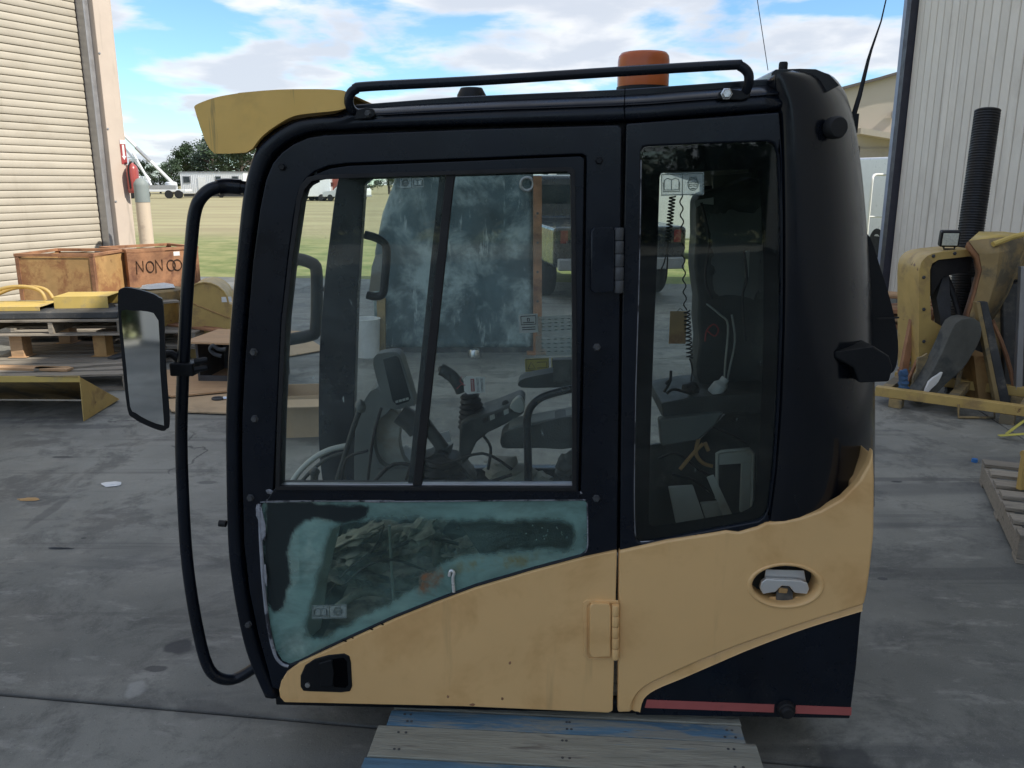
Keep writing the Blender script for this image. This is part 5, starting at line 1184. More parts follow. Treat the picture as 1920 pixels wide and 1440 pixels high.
# plywood on dark steel box
p0 = AY(410, 650, 6.55)
e = empty('steel_box', T(p0.x + .1, p0.y + .3, 0, R(-4)), 'dark open steel box under a tilted plywood sheet', 'steel box')
for nm, c, s in (('side_panel', (-.29, 0, .18), (.02, .5, .36)), ('side_panel', (.29, 0, .18), (.02, .5, .36)), ('back_panel', (0, .24, .18), (.56, .02, .36)), ('bottom_panel', (0, 0, .012), (.56, .45, .02)), ('front_rail', (0, -.24, .05), (.56, .02, .08))):
    bm = nb(); box(bm, c, s); ob(nm, bm, M['darksteel'], e, bevel=.002)
bm = nb(); box(bm, (0, 0, 0), (.75, .62, .016)); ob('plywood_sheet', bm, M['wood'], None, bevel=.002, label='plywood sheet lying tilted on the dark steel box', cat='plywood').matrix_world = T(p0.x + .12, p0.y + .26, .377, R(-8), R(0), 0)
e = empty('ring_bolt', T(*AY(402, 668, 6.1)), 'dark ring bolt lying near the plywood sheets', 'ring bolt'); e.location.z = .02
bm = nb(); tube(bm, [(.04 * math.cos(k * math.pi / 8), 0.03 * math.sin(k * math.pi / 8), .012) for k in range(16)], .010, 8, True); ob('ring', bm, M['darksteel'], e)
bm = nb(); tube(bm, [(.04, 0, .012), (.14, .02, .012)], .014, 8); ob('shank', bm, M['steel'], e)
# flat sheets on the concrete
def flat(name, pts, z, th, mat, label, cat):
    bm = nb(); prism(bm, [G(p[0], p[1], z) for p in pts], (0, 0, -th)); return ob(name, bm, mat, None, bevel=.002, label=label, cat=cat)
flat('plywood_sheet', [(228, 712), (300, 694), (470, 684), (470, 728), (322, 742)], .045, .015, M['wood'], 'long thin plywood sheet flat on the concrete behind the hand rail', 'plywood')
flat('cardboard_sheet', [(305, 749), (470, 733), (470, 775), (322, 770)], .022, .012, M['card'], 'pale flattened cardboard on the concrete below the plywood', 'cardboard')
flat('cardboard_sheet', [(480, 640), (575, 632), (612, 655), (500, 674)], .02, .01, M['card'], 'flattened cardboard on the concrete seen through the cab front', 'cardboard')
bm = nb(); lump(bm, (0, 0, .02), (.16, .12, .03), 9, .5, 3); e = ob('plastic_sheet', bm, M['plastic'], None, label='crumpled white plastic sheet on the edge of the steel plate', cat='plastic sheet'); e.matrix_world = T(-3.44, 7.55, .49)
# wedge shaped yellow guard lying on the ground
g0, g1, g2 = G(158, 790), G(225, 752), G(-120, 790)
lf = Vector((-1, .02, 0)).normalized()
e = empty('yellow_guard', Matrix.Translation(g0), 'long yellow wedge shaped guard lying open side forward on the concrete', 'machine guard')
H_ = .32; bk = (g1 - g0)
bm = nb(); prism(bm, [Vector((0, 0, 0)), Vector((.01, 0, H_)), Vector((bk.x, bk.y, .015))], lf * .008); ob('end_plate', bm, M['yel2'], e, bevel=.002)
bm = nb(); A0 = Vector((0, .0, H_)); B0 = Vector((bk.x, bk.y, 0.01)); 
loft(bm, [[A0 + lf * .008, A0 + lf * 1.7], [B0 + lf * .008, B0 + lf * 1.7]]); o = ob('sloped_plate', bm, M['muddy'], e); o.modifiers.new('solid', 'SOLIDIFY').thickness = .006
bm = nb(); box(bm, A0 + lf * .85 + Vector((0, -.004, -.018)), (1.70, .012, .045)); ob('front_flange', bm, M['yel3'], e, bevel=.003)
# cardboard carton by the cab front
c0 = G(580, 822)
e = empty('cardboard_carton', T(c0.x, c0.y + .2, 0, R(6)), 'open cardboard carton on the concrete seen through the cab window', 'carton')
for nm, c, s, r_ in (('side_wall', (0, -.17, .14), (.40, .006, .28), 0), ('side_wall', (0, .17, .14), (.40, .006, .28), 0), ('end_wall', (-.2, 0, .14), (.006, .33, .28), 0), ('end_wall', (.2, 0, .14), (.006, .33, .28), 0), ('bottom', (0, 0, .008), (.38, .32, .006), 0)):
    bm = nb(); box(bm, c, s); ob(nm, bm, M['card'], e)
bm = nb(); box(bm, (0, -.255, .27), (.42, .165, .005)); ob('flap', bm, M['card'], e).rotation_euler = (R(3), 0, 0)
bm = nb(); box(bm, (-.23, 0, .29), (.06, .33, .005)); ob('flap', bm, M['card'], e)

# ================================================================== BEHIND THE CAB
en = empty('machine_enclosure', Matrix.Translation((0, 0, 0)), 'big dusty blue grey steel enclosure standing behind the cab with a rusty post', 'machine enclosure')
Ye = 8.0
eo = [(704, 655), (698, 560), (702, 470), (716, 400), (736, 345), (748, 310), (765, 275), (1000, 262), (1000, 655)]
wplate('enclosure_shell', eo, Ye, .85, M['blusteel'], en, bevel=.05, seg=3)
wplate('rusty_post', [(1000, 665), (1000, 330), (1016, 330), (1016, 665)], Ye - .06, .10, M['rusty'], en)
wplate('rusty_foot', [(988, 672), (988, 662), (1024, 662), (1024, 672)], Ye - .1, .2, M['rusty'], en)
wplate('side_rail', [(708, 668), (706, 560), (722, 560), (722, 668)], Ye - .05, .06, M['muddy'], en)
wplate('base_skid', [(700, 671), (700, 650), (1000, 650), (1000, 671)], Ye + .02, .8, M['darksteel'], en)
for k in range(5):
    p = AY(1008, 400 + k * 55, Ye - .062); bm = nb(); lathe(bm, [(.012, 0), (.012, .004), (0, .004)], Matrix.Translation(p) @ Euler((math.pi / 2, 0, 0)).to_matrix().to_4x4(), 10); ob('post_bolt', bm, M['darksteel'], en)
p = AY(988, 345, Ye - .03); bm = nb(); tube(bm, [p + Vector((.06 * math.cos(k * math.pi / 8), 0, .06 * math.sin(k * math.pi / 8))) for k in range(16)], .016, 8, True); ob('shackle_ring', bm, M['galv'], en)
w0 = G(690, 668)
bm = nb(); lathe(bm, [(0, 0), (.11, 0), (.13, .36), (.135, .37), (.12, .37), (.105, .02)], Matrix.Translation(w0), 20); ob('white_pail', bm, M['white'], None, label='white plastic pail beside the dusty enclosure', cat='pail')
c0 = G(890, 655, .06)
bm = nb(); lathe(bm, [(0, .03), (.03, .028), (.05, .02), (.06, 0), (.06, -.06), (0, -.06)], Matrix.Translation((c0.x, c0.y - .1, .061)), 18); ob('metal_disc', bm, M['steel'], None, label='round steel disc on the concrete before the dusty enclosure', cat='steel disc')

def vehicle(name, Mx, kind, paint, label, cat='truck', group=None):
    """side profile along local x (nose +x), width along y"""
    e = empty(name, Mx, label, cat, group)
    if kind == 'pickup':
        Lh, w, prof, glass = 2.7, 1.9, [(-2.7, .5), (-2.72, 1.05), (-.75, 1.08), (-.55, 1.75), (.75, 1.78), (1.35, 1.15), (2.55, 1.02), (2.7, .85), (2.7, .5)], [(-.55, 1.12), (-.42, 1.66), (.70, 1.68), (1.12, 1.15)]
    elif kind == 'van':
        Lh, w, prof, glass = 2.6, 1.95, [(-2.6, .45), (-2.6, 2.35), (1.0, 2.4), (1.55, 1.55), (2.5, 1.25), (2.6, .9), (2.6, .45)], [(.3, 1.5), (.3, 2.1), (1.0, 2.1), (1.35, 1.5)]
    else:
        Lh, w, prof, glass = 2.35, 1.85, [(-2.35, .45), (-2.4, 1.1), (-2.0, 1.7), (.35, 1.74), (1.05, 1.1), (2.2, .98), (2.35, .8), (2.35, .45)], [(-2.05, 1.12), (-1.75, 1.6), (.3, 1.62), (.75, 1.12)]
    bm = nb(); prism(bm, [(x, -w / 2, z) for x, z in prof], (0, w, 0)); ob('body', bm, paint, e, bevel=.06, seg=3)
    for s in (-1, 1):
        bm = nb(); prism(bm, [(x, s * (w / 2 + .004) - .003, z) for x, z in glass], (0, .006, 0)); ob('side_window', bm, M['carglass'], e)
        for x in (-Lh * .62, Lh * .62):
            bm = nb(); Mt = T(x, s * (w / 2 - .1), .36, 0, math.pi / 2)
            lathe(bm, [(.2, -.1), (.33, -.11), (.36, -.07), (.36, .07), (.33, .11), (.2, .1)], Mt, 22); wh = ob('wheel', bm, M['tyre'], e)
            bm = nb(); lathe(bm, [(0, -.075), (.19, -.09), (.2, -.02), (.2, .02), (.19, .09), (0, .075)], Mt, 18); ob('rim', bm, M['galv'], wh)
        bm = nb(); box(bm, (-Lh - .012, s * (w / 2 - .14), .92), (.03, .10, .17)); ob('tail_light', bm, M['taillight'], e)
        bm = nb(); box(bm, (Lh - .005, s * (w / 2 - .22), .86), (.04, .3, .14)); ob('headlight', bm, M['lens'], e)
    zt = 1.12 if kind != 'van' else 1.4
    if kind == 'pickup': bm = nb(); box(bm, (-.665, 0, 1.40), (.03, w - .35, .42), None)
    else: bm = nb(); box(bm, ((-2.25 if kind == 'suv' else -2.62), 0, zt + .3), (.03, w - .35, .42), None)
    ob('rear_window', bm, M['carglass'], e)
    bm = nb(); prism(bm, [(1.33 if kind == 'pickup' else 1.5 if kind == 'van' else 1.02, -w / 2 + .12, 1.2 if kind != 'van' else 1.65), (.80 if kind == 'pickup' else 1.05 if kind == 'van' else .42, -w / 2 + .12, 1.72 if kind != 'van' else 2.3), (.84 if kind == 'pickup' else 1.09 if kind == 'van' else .46, -w / 2 + .12, 1.74 if kind != 'van' else 2.32), (1.37 if kind == 'pickup' else 1.54 if kind == 'van' else 1.06, -w / 2 + .12, 1.22 if kind != 'van' else 1.67)], (0, w - .24, 0)); ob('windscreen', bm, M['carglass'], e)
    bm = nb(); box(bm, (-Lh - .06, 0, .55), (.12, w - .1, .16)); ob('rear_bumper', bm, M['galv'], e, bevel=.02)
    bm = nb(); box(bm, (Lh + .03, 0, .52), (.12, w - .06, .2)); ob('front_bumper', bm, M['trunkgrey'], e, bevel=.02)
    return e
def at(px, Y, z=-.12): p = AY(px, 400, Y); return p.x, Y, z
vehicle('pickup_truck', T(*at(1075, 14.2, -.0), R(100)), 'pickup', M['carblack'], 'black pickup truck with red tail lights parked behind the dusty enclosure', 'truck')
vehicle('parked_van', T(*at(1130, 21.0), R(172)), 'van', M['carwhite'], 'white van parked on the grass beyond the black pickup', 'van')
vehicle('pickup_truck', T(*at(1268, 33.0), R(5)), 'pickup', M['galv'], 'silver pickup truck parked on the grass in view of the rear cab window', 'truck')
vehicle('parked_suv', T(*at(652, 88.0), R(160)), 'suv', M['carwhite'], 'distant white car parked beyond the field beside a red truck', 'car')
vehicle('parked_truck', T(*at(618, 92.0), R(175)), 'van', M['carred'], 'distant red brown box truck beyond the dry field', 'truck')
vehicle('parked_truck', T(*at(578, 90.0), R(185)), 'van', M['carwhite'], 'distant white box truck beyond the dry field', 'truck')
vehicle('parked_suv', T(*at(598, 95.0), R(10)), 'suv', M['carblack'], 'distant dark car between the box trucks beyond the field', 'car')
# utility truck by the far shed
vehicle('utility_truck', T(*at(1655, 22.0, -.12), R(95)), 'van', M['carwhite'], 'white utility van parked beside the corner of the clad building', 'van')
e = empty('ladder_rack', T(*at(1652, 19.6, -.12)), 'white tubular rack standing before the white utility van', 'rack')
for x in (-.28, .28):
    bm = nb(); tube(bm, cr([(x, 0, 0), (x, 0, 1.0), (x, 0, 1.75), (x * .9, .05, 1.9), (x * .6, .1, 1.95), (0, .12, 1.95)]), .03, 8); ob('rack_leg', bm, M['white'], e)
bm = nb(); tube(bm, [(-.28, 0, 1.0), (.28, 0, 1.0)], .02, 8); ob('rack_bar', bm, M['white'], e)

# ------------------------------------------------------------------ far field: trailer and crane truck
e = empty('office_trailer', T(*at(412, 112.0, -.12), R(-6)), 'long white office trailer at the far edge of the dry field', 'trailer')
bm = nb(); box(bm, (0, 0, 1.85), (8.6, 3, 2.7)); ob('trailer_body', bm, M['carwhite'], e, bevel=.05)
for k in range(36):
    bm = nb(); box(bm, (-4.2 + k * .24, -1.52, 1.85), (.05, .03, 2.6)); ob('wall_rib', bm, M['carwhite'], e)
for x, w in ((-3.4, 1.0), (.9, .8), (3.2, .9)):
    bm = nb(); box(bm, (x, -1.55, 2.3), (w, .06, .9)); f = ob('window', bm, M['galv'], e)
    bm = nb(); box(bm, (x, -1.59, 2.3), (w - .16, .04, .74)); ob('pane', bm, M['carglass'], f)
bm = nb(); box(bm, (-1.4, -1.55, 1.6), (.95, .06, 2.0)); ob('door', bm, M['white'], e)
bm = nb(); box(bm, (0, 0, .3), (8.2, 2.6, .35)); ob('undercarriage', bm, M['trunkgrey'], e)
for x in (-1, 1):
    bm = nb(); lathe(bm, [(.2, -.1), (.38, -.1), (.38, .1), (.2, .1)], T(x, -1.3, .38, 0, math.pi / 2), 18); ob('wheel', bm, M['tyre'], e)
bm = nb(); box(bm, (0, 0, 3.24), (8.8, 3.2, .1)); ob('roof', bm, M['galv'], e)
e = empty('crane_truck', T(*at(302, 106.0, -.12), R(2)), 'white truck with a raised boom at the far edge of the dry field', 'crane truck')
bm = nb(); box(bm, (0, 0, .95), (7.4, 2.3, .3)); ob('chassis', bm, M['carwhite'], e, bevel=.04)
bm = nb(); prism(bm, [(-3.7, -1.1, 1.1), (-3.7, -1.1, 2.2), (-3.2, -1.1, 2.7), (-2.1, -1.1, 2.7), (-2.1, -1.1, 1.1)], (0, 2.2, 0)); cb = ob('driver_cab', bm, M['carwhite'], e, bevel=.06)
bm = nb(); prism(bm, [(-3.5, -1.12, 1.9), (-3.15, -1.12, 2.5), (-2.3, -1.12, 2.5), (-2.3, -1.12, 1.9)], (0, .03, 0)); ob('cab_window', bm, M['carglass'], cb)
bm = nb(); lathe(bm, [(.7, 1.1), (.7, 1.9), (.5, 2.0), (0, 2.0)], T(1.6, 0, 0), 18); ob('turret', bm, M['carwhite'], e)
for nm, p, q, r_ in (('main_boom', (2.2, -.2, 1.5), (-5.2, -.2, 9.4), .20), ('outer_boom', (-1.0, .2, 2.2), (-6.8, .2, 10.4), .13), ('lift_cylinder', (-.8, -.2, 1.6), (-2.6, -.2, 5.4), .15), ('boom_sleeve', (-.6, -.2, 4.45), (-2.2, -.2, 6.15), .24)):
    bm = nb(); tube(bm, [p, q], r_, 8); ob(nm, bm, M['carwhite'] if nm != 'boom_sleeve' else M['galv'], e)
for x in (-3, -1.2, 1.6, 2.8):
    bm = nb(); lathe(bm, [(.25, -.15), (.5, -.15), (.5, .15), (.25, .15)], T(x, -1.05, .5, 0, math.pi / 2), 20); wh = ob('wheel', bm, M['tyre'], e)
    bm = nb(); lathe(bm, [(0, -.1), (.25, -.14), (.25, .12), (0, .12)], T(x, -1.05, .5, 0, math.pi / 2), 14); ob('rim', bm, M['galv'], wh)
bm = nb(); box(bm, (.9, -.9, 1.35), (3.2, .5, .5)); ob('tool_locker', bm, M['galv'], e)

# ------------------------------------------------------------------ trees
def make_tree(seed):
    rnd = random.Random(seed); H_t = 9.0
    bm = nb(); top = Vector((rnd.uniform(-.4, .4), rnd.uniform(-.4, .4), H_t * .62))
    tube(bm, cr([(0, 0, 0), (rnd.uniform(-.15, .15), 0, H_t * .25), top]), [.30 - .02 * k for k in range(9)], 8)
    tips = []
    for k in range(7):
        a = k * 2.4 + rnd.random(); s = top * rnd.uniform(.45, .95); r_ = rnd.uniform(1.4, 2.7)
        tp_ = s + Vector((math.cos(a) * r_, math.sin(a) * r_, rnd.uniform(.6, 2.4))); tips.append(tp_)
        tube(bm, cr([s, s.lerp(tp_, .5) + Vector((0, 0, .25)), tp_], 3), [.12 - .012 * j for j in range(7)], 6)
    trunk = ob('trunk', bm, M['bark'])
    vs, fs = [], []
    cl = [(t, rnd.uniform(.9, 1.5)) for t in tips] + [(top + Vector((rnd.uniform(-1.6, 1.6), rnd.uniform(-1.6, 1.6), rnd.uniform(.3, 2.6))), rnd.uniform(.7, 1.4)) for _ in range(8)] + [(Vector((rnd.uniform(-2.4, 2.4), rnd.uniform(-2.2, 2.2), rnd.uniform(1.6, 4.2))), rnd.uniform(.8, 1.4)) for _ in range(7)]
    for c, r_ in cl:
        for _ in range(170):
            d = Vector((rnd.gauss(0, 1), rnd.gauss(0, 1), rnd.gauss(0, .8))).normalized() * r_ * rnd.random() ** .45
            p = c + d; s = rnd.uniform(.12, .24)
            u = Vector((rnd.gauss(0, 1), rnd.gauss(0, 1), rnd.gauss(0, 1))).normalized(); w = u.orthogonal().normalized()
            k = len(vs); vs += [p + u * s, p + w * s * .55, p - u * s, p - w * s * .55]; fs.append((k, k + 1, k + 2, k + 3))
    me_ = bpy.data.meshes.new('crown'); me_.from_pydata(vs, [], fs); me_.materials.append(M['leaf'])
    crown = bpy.data.objects.new('crown', me_); COL.objects.link(crown)
    return trunk, crown
def make_shrub(seed):
    rnd = random.Random(seed); bm = nb()
    for k in range(5):
        a = k * 1.3; tube(bm, cr([(0, 0, 0), (math.cos(a) * .2, math.sin(a) * .2, 1.0), (math.cos(a) * .6, math.sin(a) * .6, 2.1)], 3), [.05 - .006 * j for j in range(7)], 6)
    st = ob('stem', bm, M['bark']); vs, fs = [], []
    for _ in range(3400):
        d = Vector((rnd.gauss(0, 1), rnd.gauss(0, 1), rnd.gauss(0, 1))).normalized() * rnd.random() ** .4
        k = 1 + .35 * noise.noise(d * 2.2 + Vector((seed, 0, 0)))
        p = Vector((d.x * 1.35 * k, d.y * 1.1 * k, 1.35 + d.z * 1.35 * k)); s = rnd.uniform(.07, .14)
        u = Vector((rnd.gauss(0, 1), rnd.gauss(0, 1), rnd.gauss(0, 1))).normalized(); w = u.orthogonal().normalized()
        n_ = len(vs); vs += [p + u * s, p + w * s * .55, p - u * s, p - w * s * .55]; fs.append((n_, n_ + 1, n_ + 2, n_ + 3))
    me_ = bpy.data.meshes.new('foliage'); me_.from_pydata(vs, [], fs); me_.materials.append(M['leaf'])
    cr_ = bpy.data.objects.new('foliage', me_); COL.objects.link(cr_)
    return st, cr_
kinds = [make_tree(s) for s in (3, 11, 23)]
first = [True] * 3
def tree(k, x, y, h, rz, label, group):
    e = empty('tree', T(x, y, -.15, rz) @ Matrix.Diagonal((h / 9.2 * random.uniform(1.0, 1.25) * (1.5 if y < 0 else 1), h / 9.2 * random.uniform(1.0, 1.25), h / 9.2, 1)), label, 'tree', group)
    for src in kinds[k]:
        if first[k]: src.parent = e
        else: share(src.name.split('.')[0], src, e)
    first[k] = False
for i, (px, h) in enumerate(((150, 6), (205, 5.5), (240, 5.5), (268, 6.2), (300, 5.4), (326, 6.4), (350, 8.6), (374, 9.8), (402, 11.0), (430, 10.4), (455, 10.6), (482, 9.6), (515, 8.0), (550, 7.2), (590, 6.4), (635, 7.0), (680, 6.0), (730, 7.6), (790, 7.0), (850, 8.0), (910, 7.2), (970, 8.2), (1040, 7.4), (1110, 8.0), (1180, 8.6), (1250, 8.2), (1320, 9.0), (1400, 8.6), (1480, 9.2), (1560, 8.8), (1640, 9))):
    p = AY(px, 350, 150 + (i * 7) % 17); 
    tall = h > 8.5 and px < 500
    tree(i % 3, p.x, p.y, h * 1.02, i * 1.7, 'tall dark tree rising behind the white office trailer' if tall else 'low dark evergreen in the tree line beyond the dry field', 'tall trees behind the trailer' if tall else 'tree line beyond the field')
sk = make_shrub(5)
for i in range(26):
    k = random.uniform(.9, 1.2)
    e = empty('shrub', T(-24 + i * 1.9 + random.uniform(-.3, .3), -20.4 - (i * 13) % 5 * .3, -.13, i * 2.1) @ Matrix.Diagonal((k * 1.1, k * 1.1, k, 1)), 'bushy dark shrub in the row behind the yard', 'shrub', 'shrubs behind the yard')
    for src in sk:
        if i == 0: src.parent = e
        else: share(src.name.split('.')[0], src, e)

# ================================================================== SCRAP AT RIGHT
fa, fb_ = G(1640, 757), G(1935, 800)
fd = (fb_ - fa); fl = fd.length; fang = math.atan2(fd.y, fd.x)
e = empty('yellow_base_frame', T(fa.x, fa.y, 0, fang), 'low yellow steel frame on the concrete carrying scrap panels', 'steel frame')
for y in (0, .62):
    bm = nb(); box(bm, (fl / 2, y, .105), (fl, .07, .07)); ob('long_beam', bm, M['yel2'], e, bevel=.004)
for x in (.06, fl * .5, fl - .06):
    bm = nb(); box(bm, (x, .31, .102), (.07, .545, .06)); ob('cross_beam', bm, M['muddy'], e, bevel=.004)
for x in (.15, fl - .15):
    for y in (0, .62):
        bm = nb(); box(bm, (x, y, .034), (.09, .09, .068)); ob('foot', bm, M['muddy'], e, bevel=.003)
q0 = AY(1795, 776, fa.y + (fb_.y - fa.y) * .55 - .06)
bm = nb(); tube(bm, [(q0.x, q0.y, .10), (q0.x, q0.y - .02, .012), (q0.x + .25, q0.y - .03, .012), (q0.x + .25, q0.y - .01, .10)], .009, 8); o = ob('wire_loop', bm, M['muddy'], None, label='thin rusty wire loop hanging under the yellow base frame', cat='wire loop')
Yh = fa.y + .18
hd_ = empty('engine_hood', Matrix.Translation(AY(1745, 700, Yh) * 0), 'upright curved yellow hood with black lining among the scrap', 'hood')
wplate('hood_shell', xy([(1723, 706), (1723, 560), (1724, 505), (1732, 486), (1750, 475), (1790, 470), (1824, 467)], 2) + [(1824, 480), (1760, 487), (1748, 494), (1744, 506), (1744, 560), (1746, 600), (1766, 612), (1764, 706)], Yh, .36, M['yel2'], hd_, bevel=.006)
wplate('hood_lining', [(1745, 502), (1758, 488), (1824, 481), (1820, 508), (1790, 514), (1768, 520), (1756, 540), (1746, 556)], Yh + .03, .28, M['rubber'], hd_)
wplate('hood_stay', [(1764, 600), (1756, 560), (1768, 520), (1780, 516), (1784, 600), (1768, 700), (1764, 700)], Yh + .06, .1, M['darksteel'], hd_)
wplate('hood_bracket', [(1727, 672), (1744, 676), (1738, 724), (1716, 728), (1724, 700)], Yh - .03, .03, M['muddy'], hd_)
# work lamp on the hood
lm = AY(1781, 448, Yh + .06)
e = empty('work_light', Matrix.Translation((lm.x, lm.y, lm.z)) @ Euler((R(8), 0, R(-12))).to_matrix().to_4x4(), 'square work light standing on the curved yellow hood', 'work light')
bm = nb(); box(bm, (0, .02, 0), (.135, .07, .12)); ob('lamp_housing', bm, M['blackmat'], e, bevel=.012)
bm = nb(); box(bm, (0, -.018, 0), (.108, .006, .092)); ob('lamp_lens', bm, M['lens'], e, bevel=.002)
bm = nb(); tube(bm, [(-.03, .03, -.06), (-.02, .03, -.085), (.05, .03, -.085), (.05, .03, -.06)], .009, 6); ob('lamp_bracket', bm, M['darksteel'], e)
# bent elbow guard
eg = empty('elbow_guard', None, 'muddy yellow bent elbow guard leaning over the hood', 'guard')
def quad(name, pts, mat, parent, th=.012):
    bm = nb(); loft(bm, [[AY(*p) for p in r] for r in pts]); o = ob(name, bm, mat, parent, angle=25); o.modifiers.new('solid', 'SOLIDIFY').thickness = th
quad('top_face', [[(1816, 452, Yh - .16), (1836, 434, Yh + .10)], [(1870, 446, Yh - .20), (1880, 434, Yh + .12)], [(1910, 444, Yh - .10), (1914, 438, Yh + .16)]], M['yel3'], eg)  # fold shading put into colour: highlight as paler top, darker front and lip
quad('front_face', [[(1816, 452, Yh - .16), (1870, 446, Yh - .20), (1912, 445, Yh - .10)], [(1836, 478, Yh - .19), (1872, 474, Yh - .25), (1917, 462, Yh - .12)], [(1842, 505, Yh - .18), (1866, 520, Yh - .24), (1900, 510, Yh - .12)], [(1832, 545, Yh - .15), (1856, 555, Yh - .20), (1884, 550, Yh - .10)], [(1812, 612, Yh - .12), (1834, 622, Yh - .16), (1852, 600, Yh - .06)], [(1780, 682, Yh - .10), (1790, 690, Yh - .12), (1800, 672, Yh - .06)]], M['muddy'], eg)
quad('inner_lip', [[(1816, 452, Yh - .16), (1812, 462, Yh + .02)], [(1836, 478, Yh - .19), (1828, 486, Yh + .02)], [(1842, 505, Yh - .18), (1832, 512, Yh + .02)], [(1832, 545, Yh - .15), (1822, 548, Yh + .02)], [(1812, 612, Yh - .12), (1802, 612, Yh + .02)], [(1780, 682, Yh - .10), (1772, 680, Yh + .02)]], M['rusty'], eg)
quad('side_face', [[(1912, 445, Yh - .10), (1924, 448, Yh + .16)], [(1917, 462, Yh - .12), (1926, 466, Yh + .16)], [(1900, 510, Yh - .12), (1908, 516, Yh + .16)], [(1884, 550, Yh - .10), (1892, 556, Yh + .16)], [(1852, 600, Yh - .06), (1862, 606, Yh + .16)]], M['muddy'], eg)
bm = nb(); tube(bm, [AY(1862, 458, Yh - .25), AY(1900, 444, Yh - .22), AY(1945, 434, Yh - .20)], .02, 8); ob('guard_rod', bm, M['yel3'], eg)
# long dark chute
wplate('mud_chute', xy([(1716, 752), (1722, 738), (1752, 690), (1776, 640), (1792, 606), (1815, 596), (1838, 604), (1840, 632), (1824, 664), (1806, 692), (1780, 715), (1752, 742), (1728, 758)], 2, True), Yh - .30, .16, M['mudgrey'], None, bevel=.03, label='long dark mud covered chute leaning point down against the scrap', cat='chute')
wplate('bare_metal_chip', xy([(1733, 742), (1742, 716), (1758, 704), (1768, 698), (1760, 716), (1748, 728)], 2, True), Yh - .325, .024, M['plastic'], None, bevel=.003, label='pale scrap flake stuck on the dark chute', cat='scrap flake')
# leaning dark board with pale edge, ochre box, cabinet
e = empty('leaning_board', None, 'dark narrow board with a pale edge leaning against the black cabinet', 'board')
wplate('board', [(1838, 566), (1852, 566), (1898, 768), (1880, 775)], Yh - .25, .05, M['darksteel'], e)
wplate('edge_strip', [(1830, 566), (1838, 566), (1880, 775), (1871, 776)], Yh - .255, .05, M['muddy'], e)
wplate('ochre_box', [(1826, 668), (1862, 668), (1868, 757), (1836, 757)], Yh - .1, .25, M['ochre'], None, label='ochre steel box between the dark chute and the leaning board', cat='box')
e = empty('black_cabinet', None, 'tall black cabinet with grey corner post at the end of the scrap', 'cabinet')
wplate('cabinet_body', [(1880, 532), (1990, 526), (1990, 775), (1884, 768)], Yh - .02, .5, M['darksteel'], e, bevel=.02)
wplate('corner_post', [(1915, 500), (1924, 500), (1916, 778), (1903, 778)], Yh - .22, .04, M['galv'], e)
wplate('cabinet_handle', [(1893, 526), (1910, 524), (1910, 529), (1894, 531)], Yh - .03, .03, M['blackmat'], e)
# step rack
e = empty('step_rack', None, 'rusty brown rack with pale rungs leaning beside the hood', 'rack')
wplate('rack_rail', [(1711, 590), (1719, 588), (1703, 700), (1689, 700)], Yh + .12, .05, M['rusty'], e)
wplate('rack_base', [(1689, 694), (1724, 700), (1724, 710), (1689, 708)], Yh + .10, .06, M['rusty'], e)
for k in range(8):
    y = 612 + k * 11; wplate('rung', [(1714 - k * 1.6, y), (1724, y - 1), (1724, y + 4), (1713 - k * 1.6, y + 5)], Yh + .13, .02, M['greyl'], e, bevel=.001)
bm = nb()
for k in range(5): lump(bm, AY(1688 + random.uniform(-5, 9), 700 + k * 9, fa.y - .06), (.035, .03, .035), k, .4, 2)
ob('blue_rag', bm, M['blue'], None, label='blue rag hanging over the yellow base frame', cat='rag')
# black corrugated pipe
A, B = AY(1786, 680, Yh + .40), AY(1852, 206, Yh + .75)
n_r = 96; prof = []
ln_ = (B - A).length
for k in range(n_r):
    z = ln_ * k / n_r; s = ln_ / n_r
    prof += [(.090, z), (.097, z + s * .25), (.097, z + s * .65), (.090, z + s * .9)]
prof += [(.083, ln_), (.07, ln_), (.07, ln_ - .3)]
bm = nb(); lathe(bm, prof, Matrix.Translation(A) @ (B - A).to_track_quat('Z', 'Y').to_matrix().to_4x4(), 18)
ob('corrugated_pipe', bm, M['corr'], None, angle=50, label='black corrugated plastic pipe standing upright against the clad wall', cat='pipe')
def bar(name, a, b_, r_, mat, label, cat='bar', n=6):
    bm = nb(); tube(bm, cr([AY(*a), (AY(*a) + AY(*b_)) / 2 + Vector((.02, 0, .01)), AY(*b_)], 3), r_, n); ob(name, bm, mat, None, label=label, cat=cat)
bar('bent_bar', (1700, 720, Yh - .05), (1758, 566, Yh + .30), .014, M['rusty'], 'thin rusty bar leaning between the rack and the hood')
bar('bent_bar', (1790, 740, Yh - .12), (1822, 560, Yh + .25), .018, M['muddy'], 'muddy yellow bar leaning beside the ochre box')
bar('black_hose', (1775, 520, Yh + .1), (1806, 640, Yh - .02), .022, M['rubber'], 'short black hose hanging inside the yellow hood', 'hose', 10)
bar('bent_bar', (1860, 600, Yh - .02), (1905, 742, Yh - .20), .016, M['rusty'], 'rusty bar standing before the black cabinet')
wplate('tan_panel', rough([(1846, 600), (1872, 570), (1890, 580), (1884, 700), (1868, 752), (1852, 700)], 5, 8, 8), Yh + .02, .03, M['muddy'], None, label='ragged tan steel panel behind the leaning board', cat='panel')
wplate('bracket_plate', rough([(1722, 672), (1740, 664), (1746, 700), (1730, 742), (1706, 744)], 3, 6, 8), Yh - .16, .02, M['muddy'], None, label='muddy bracket plate with bolt holes under the hood', cat='bracket')
wplate('dark_panel', rough([(1768, 610), (1800, 600), (1822, 690), (1810, 748), (1774, 748)], 5, 7, 8), Yh + .14, .04, M['darksteel'], None, label='dark ragged panel standing behind the mud chute', cat='panel')
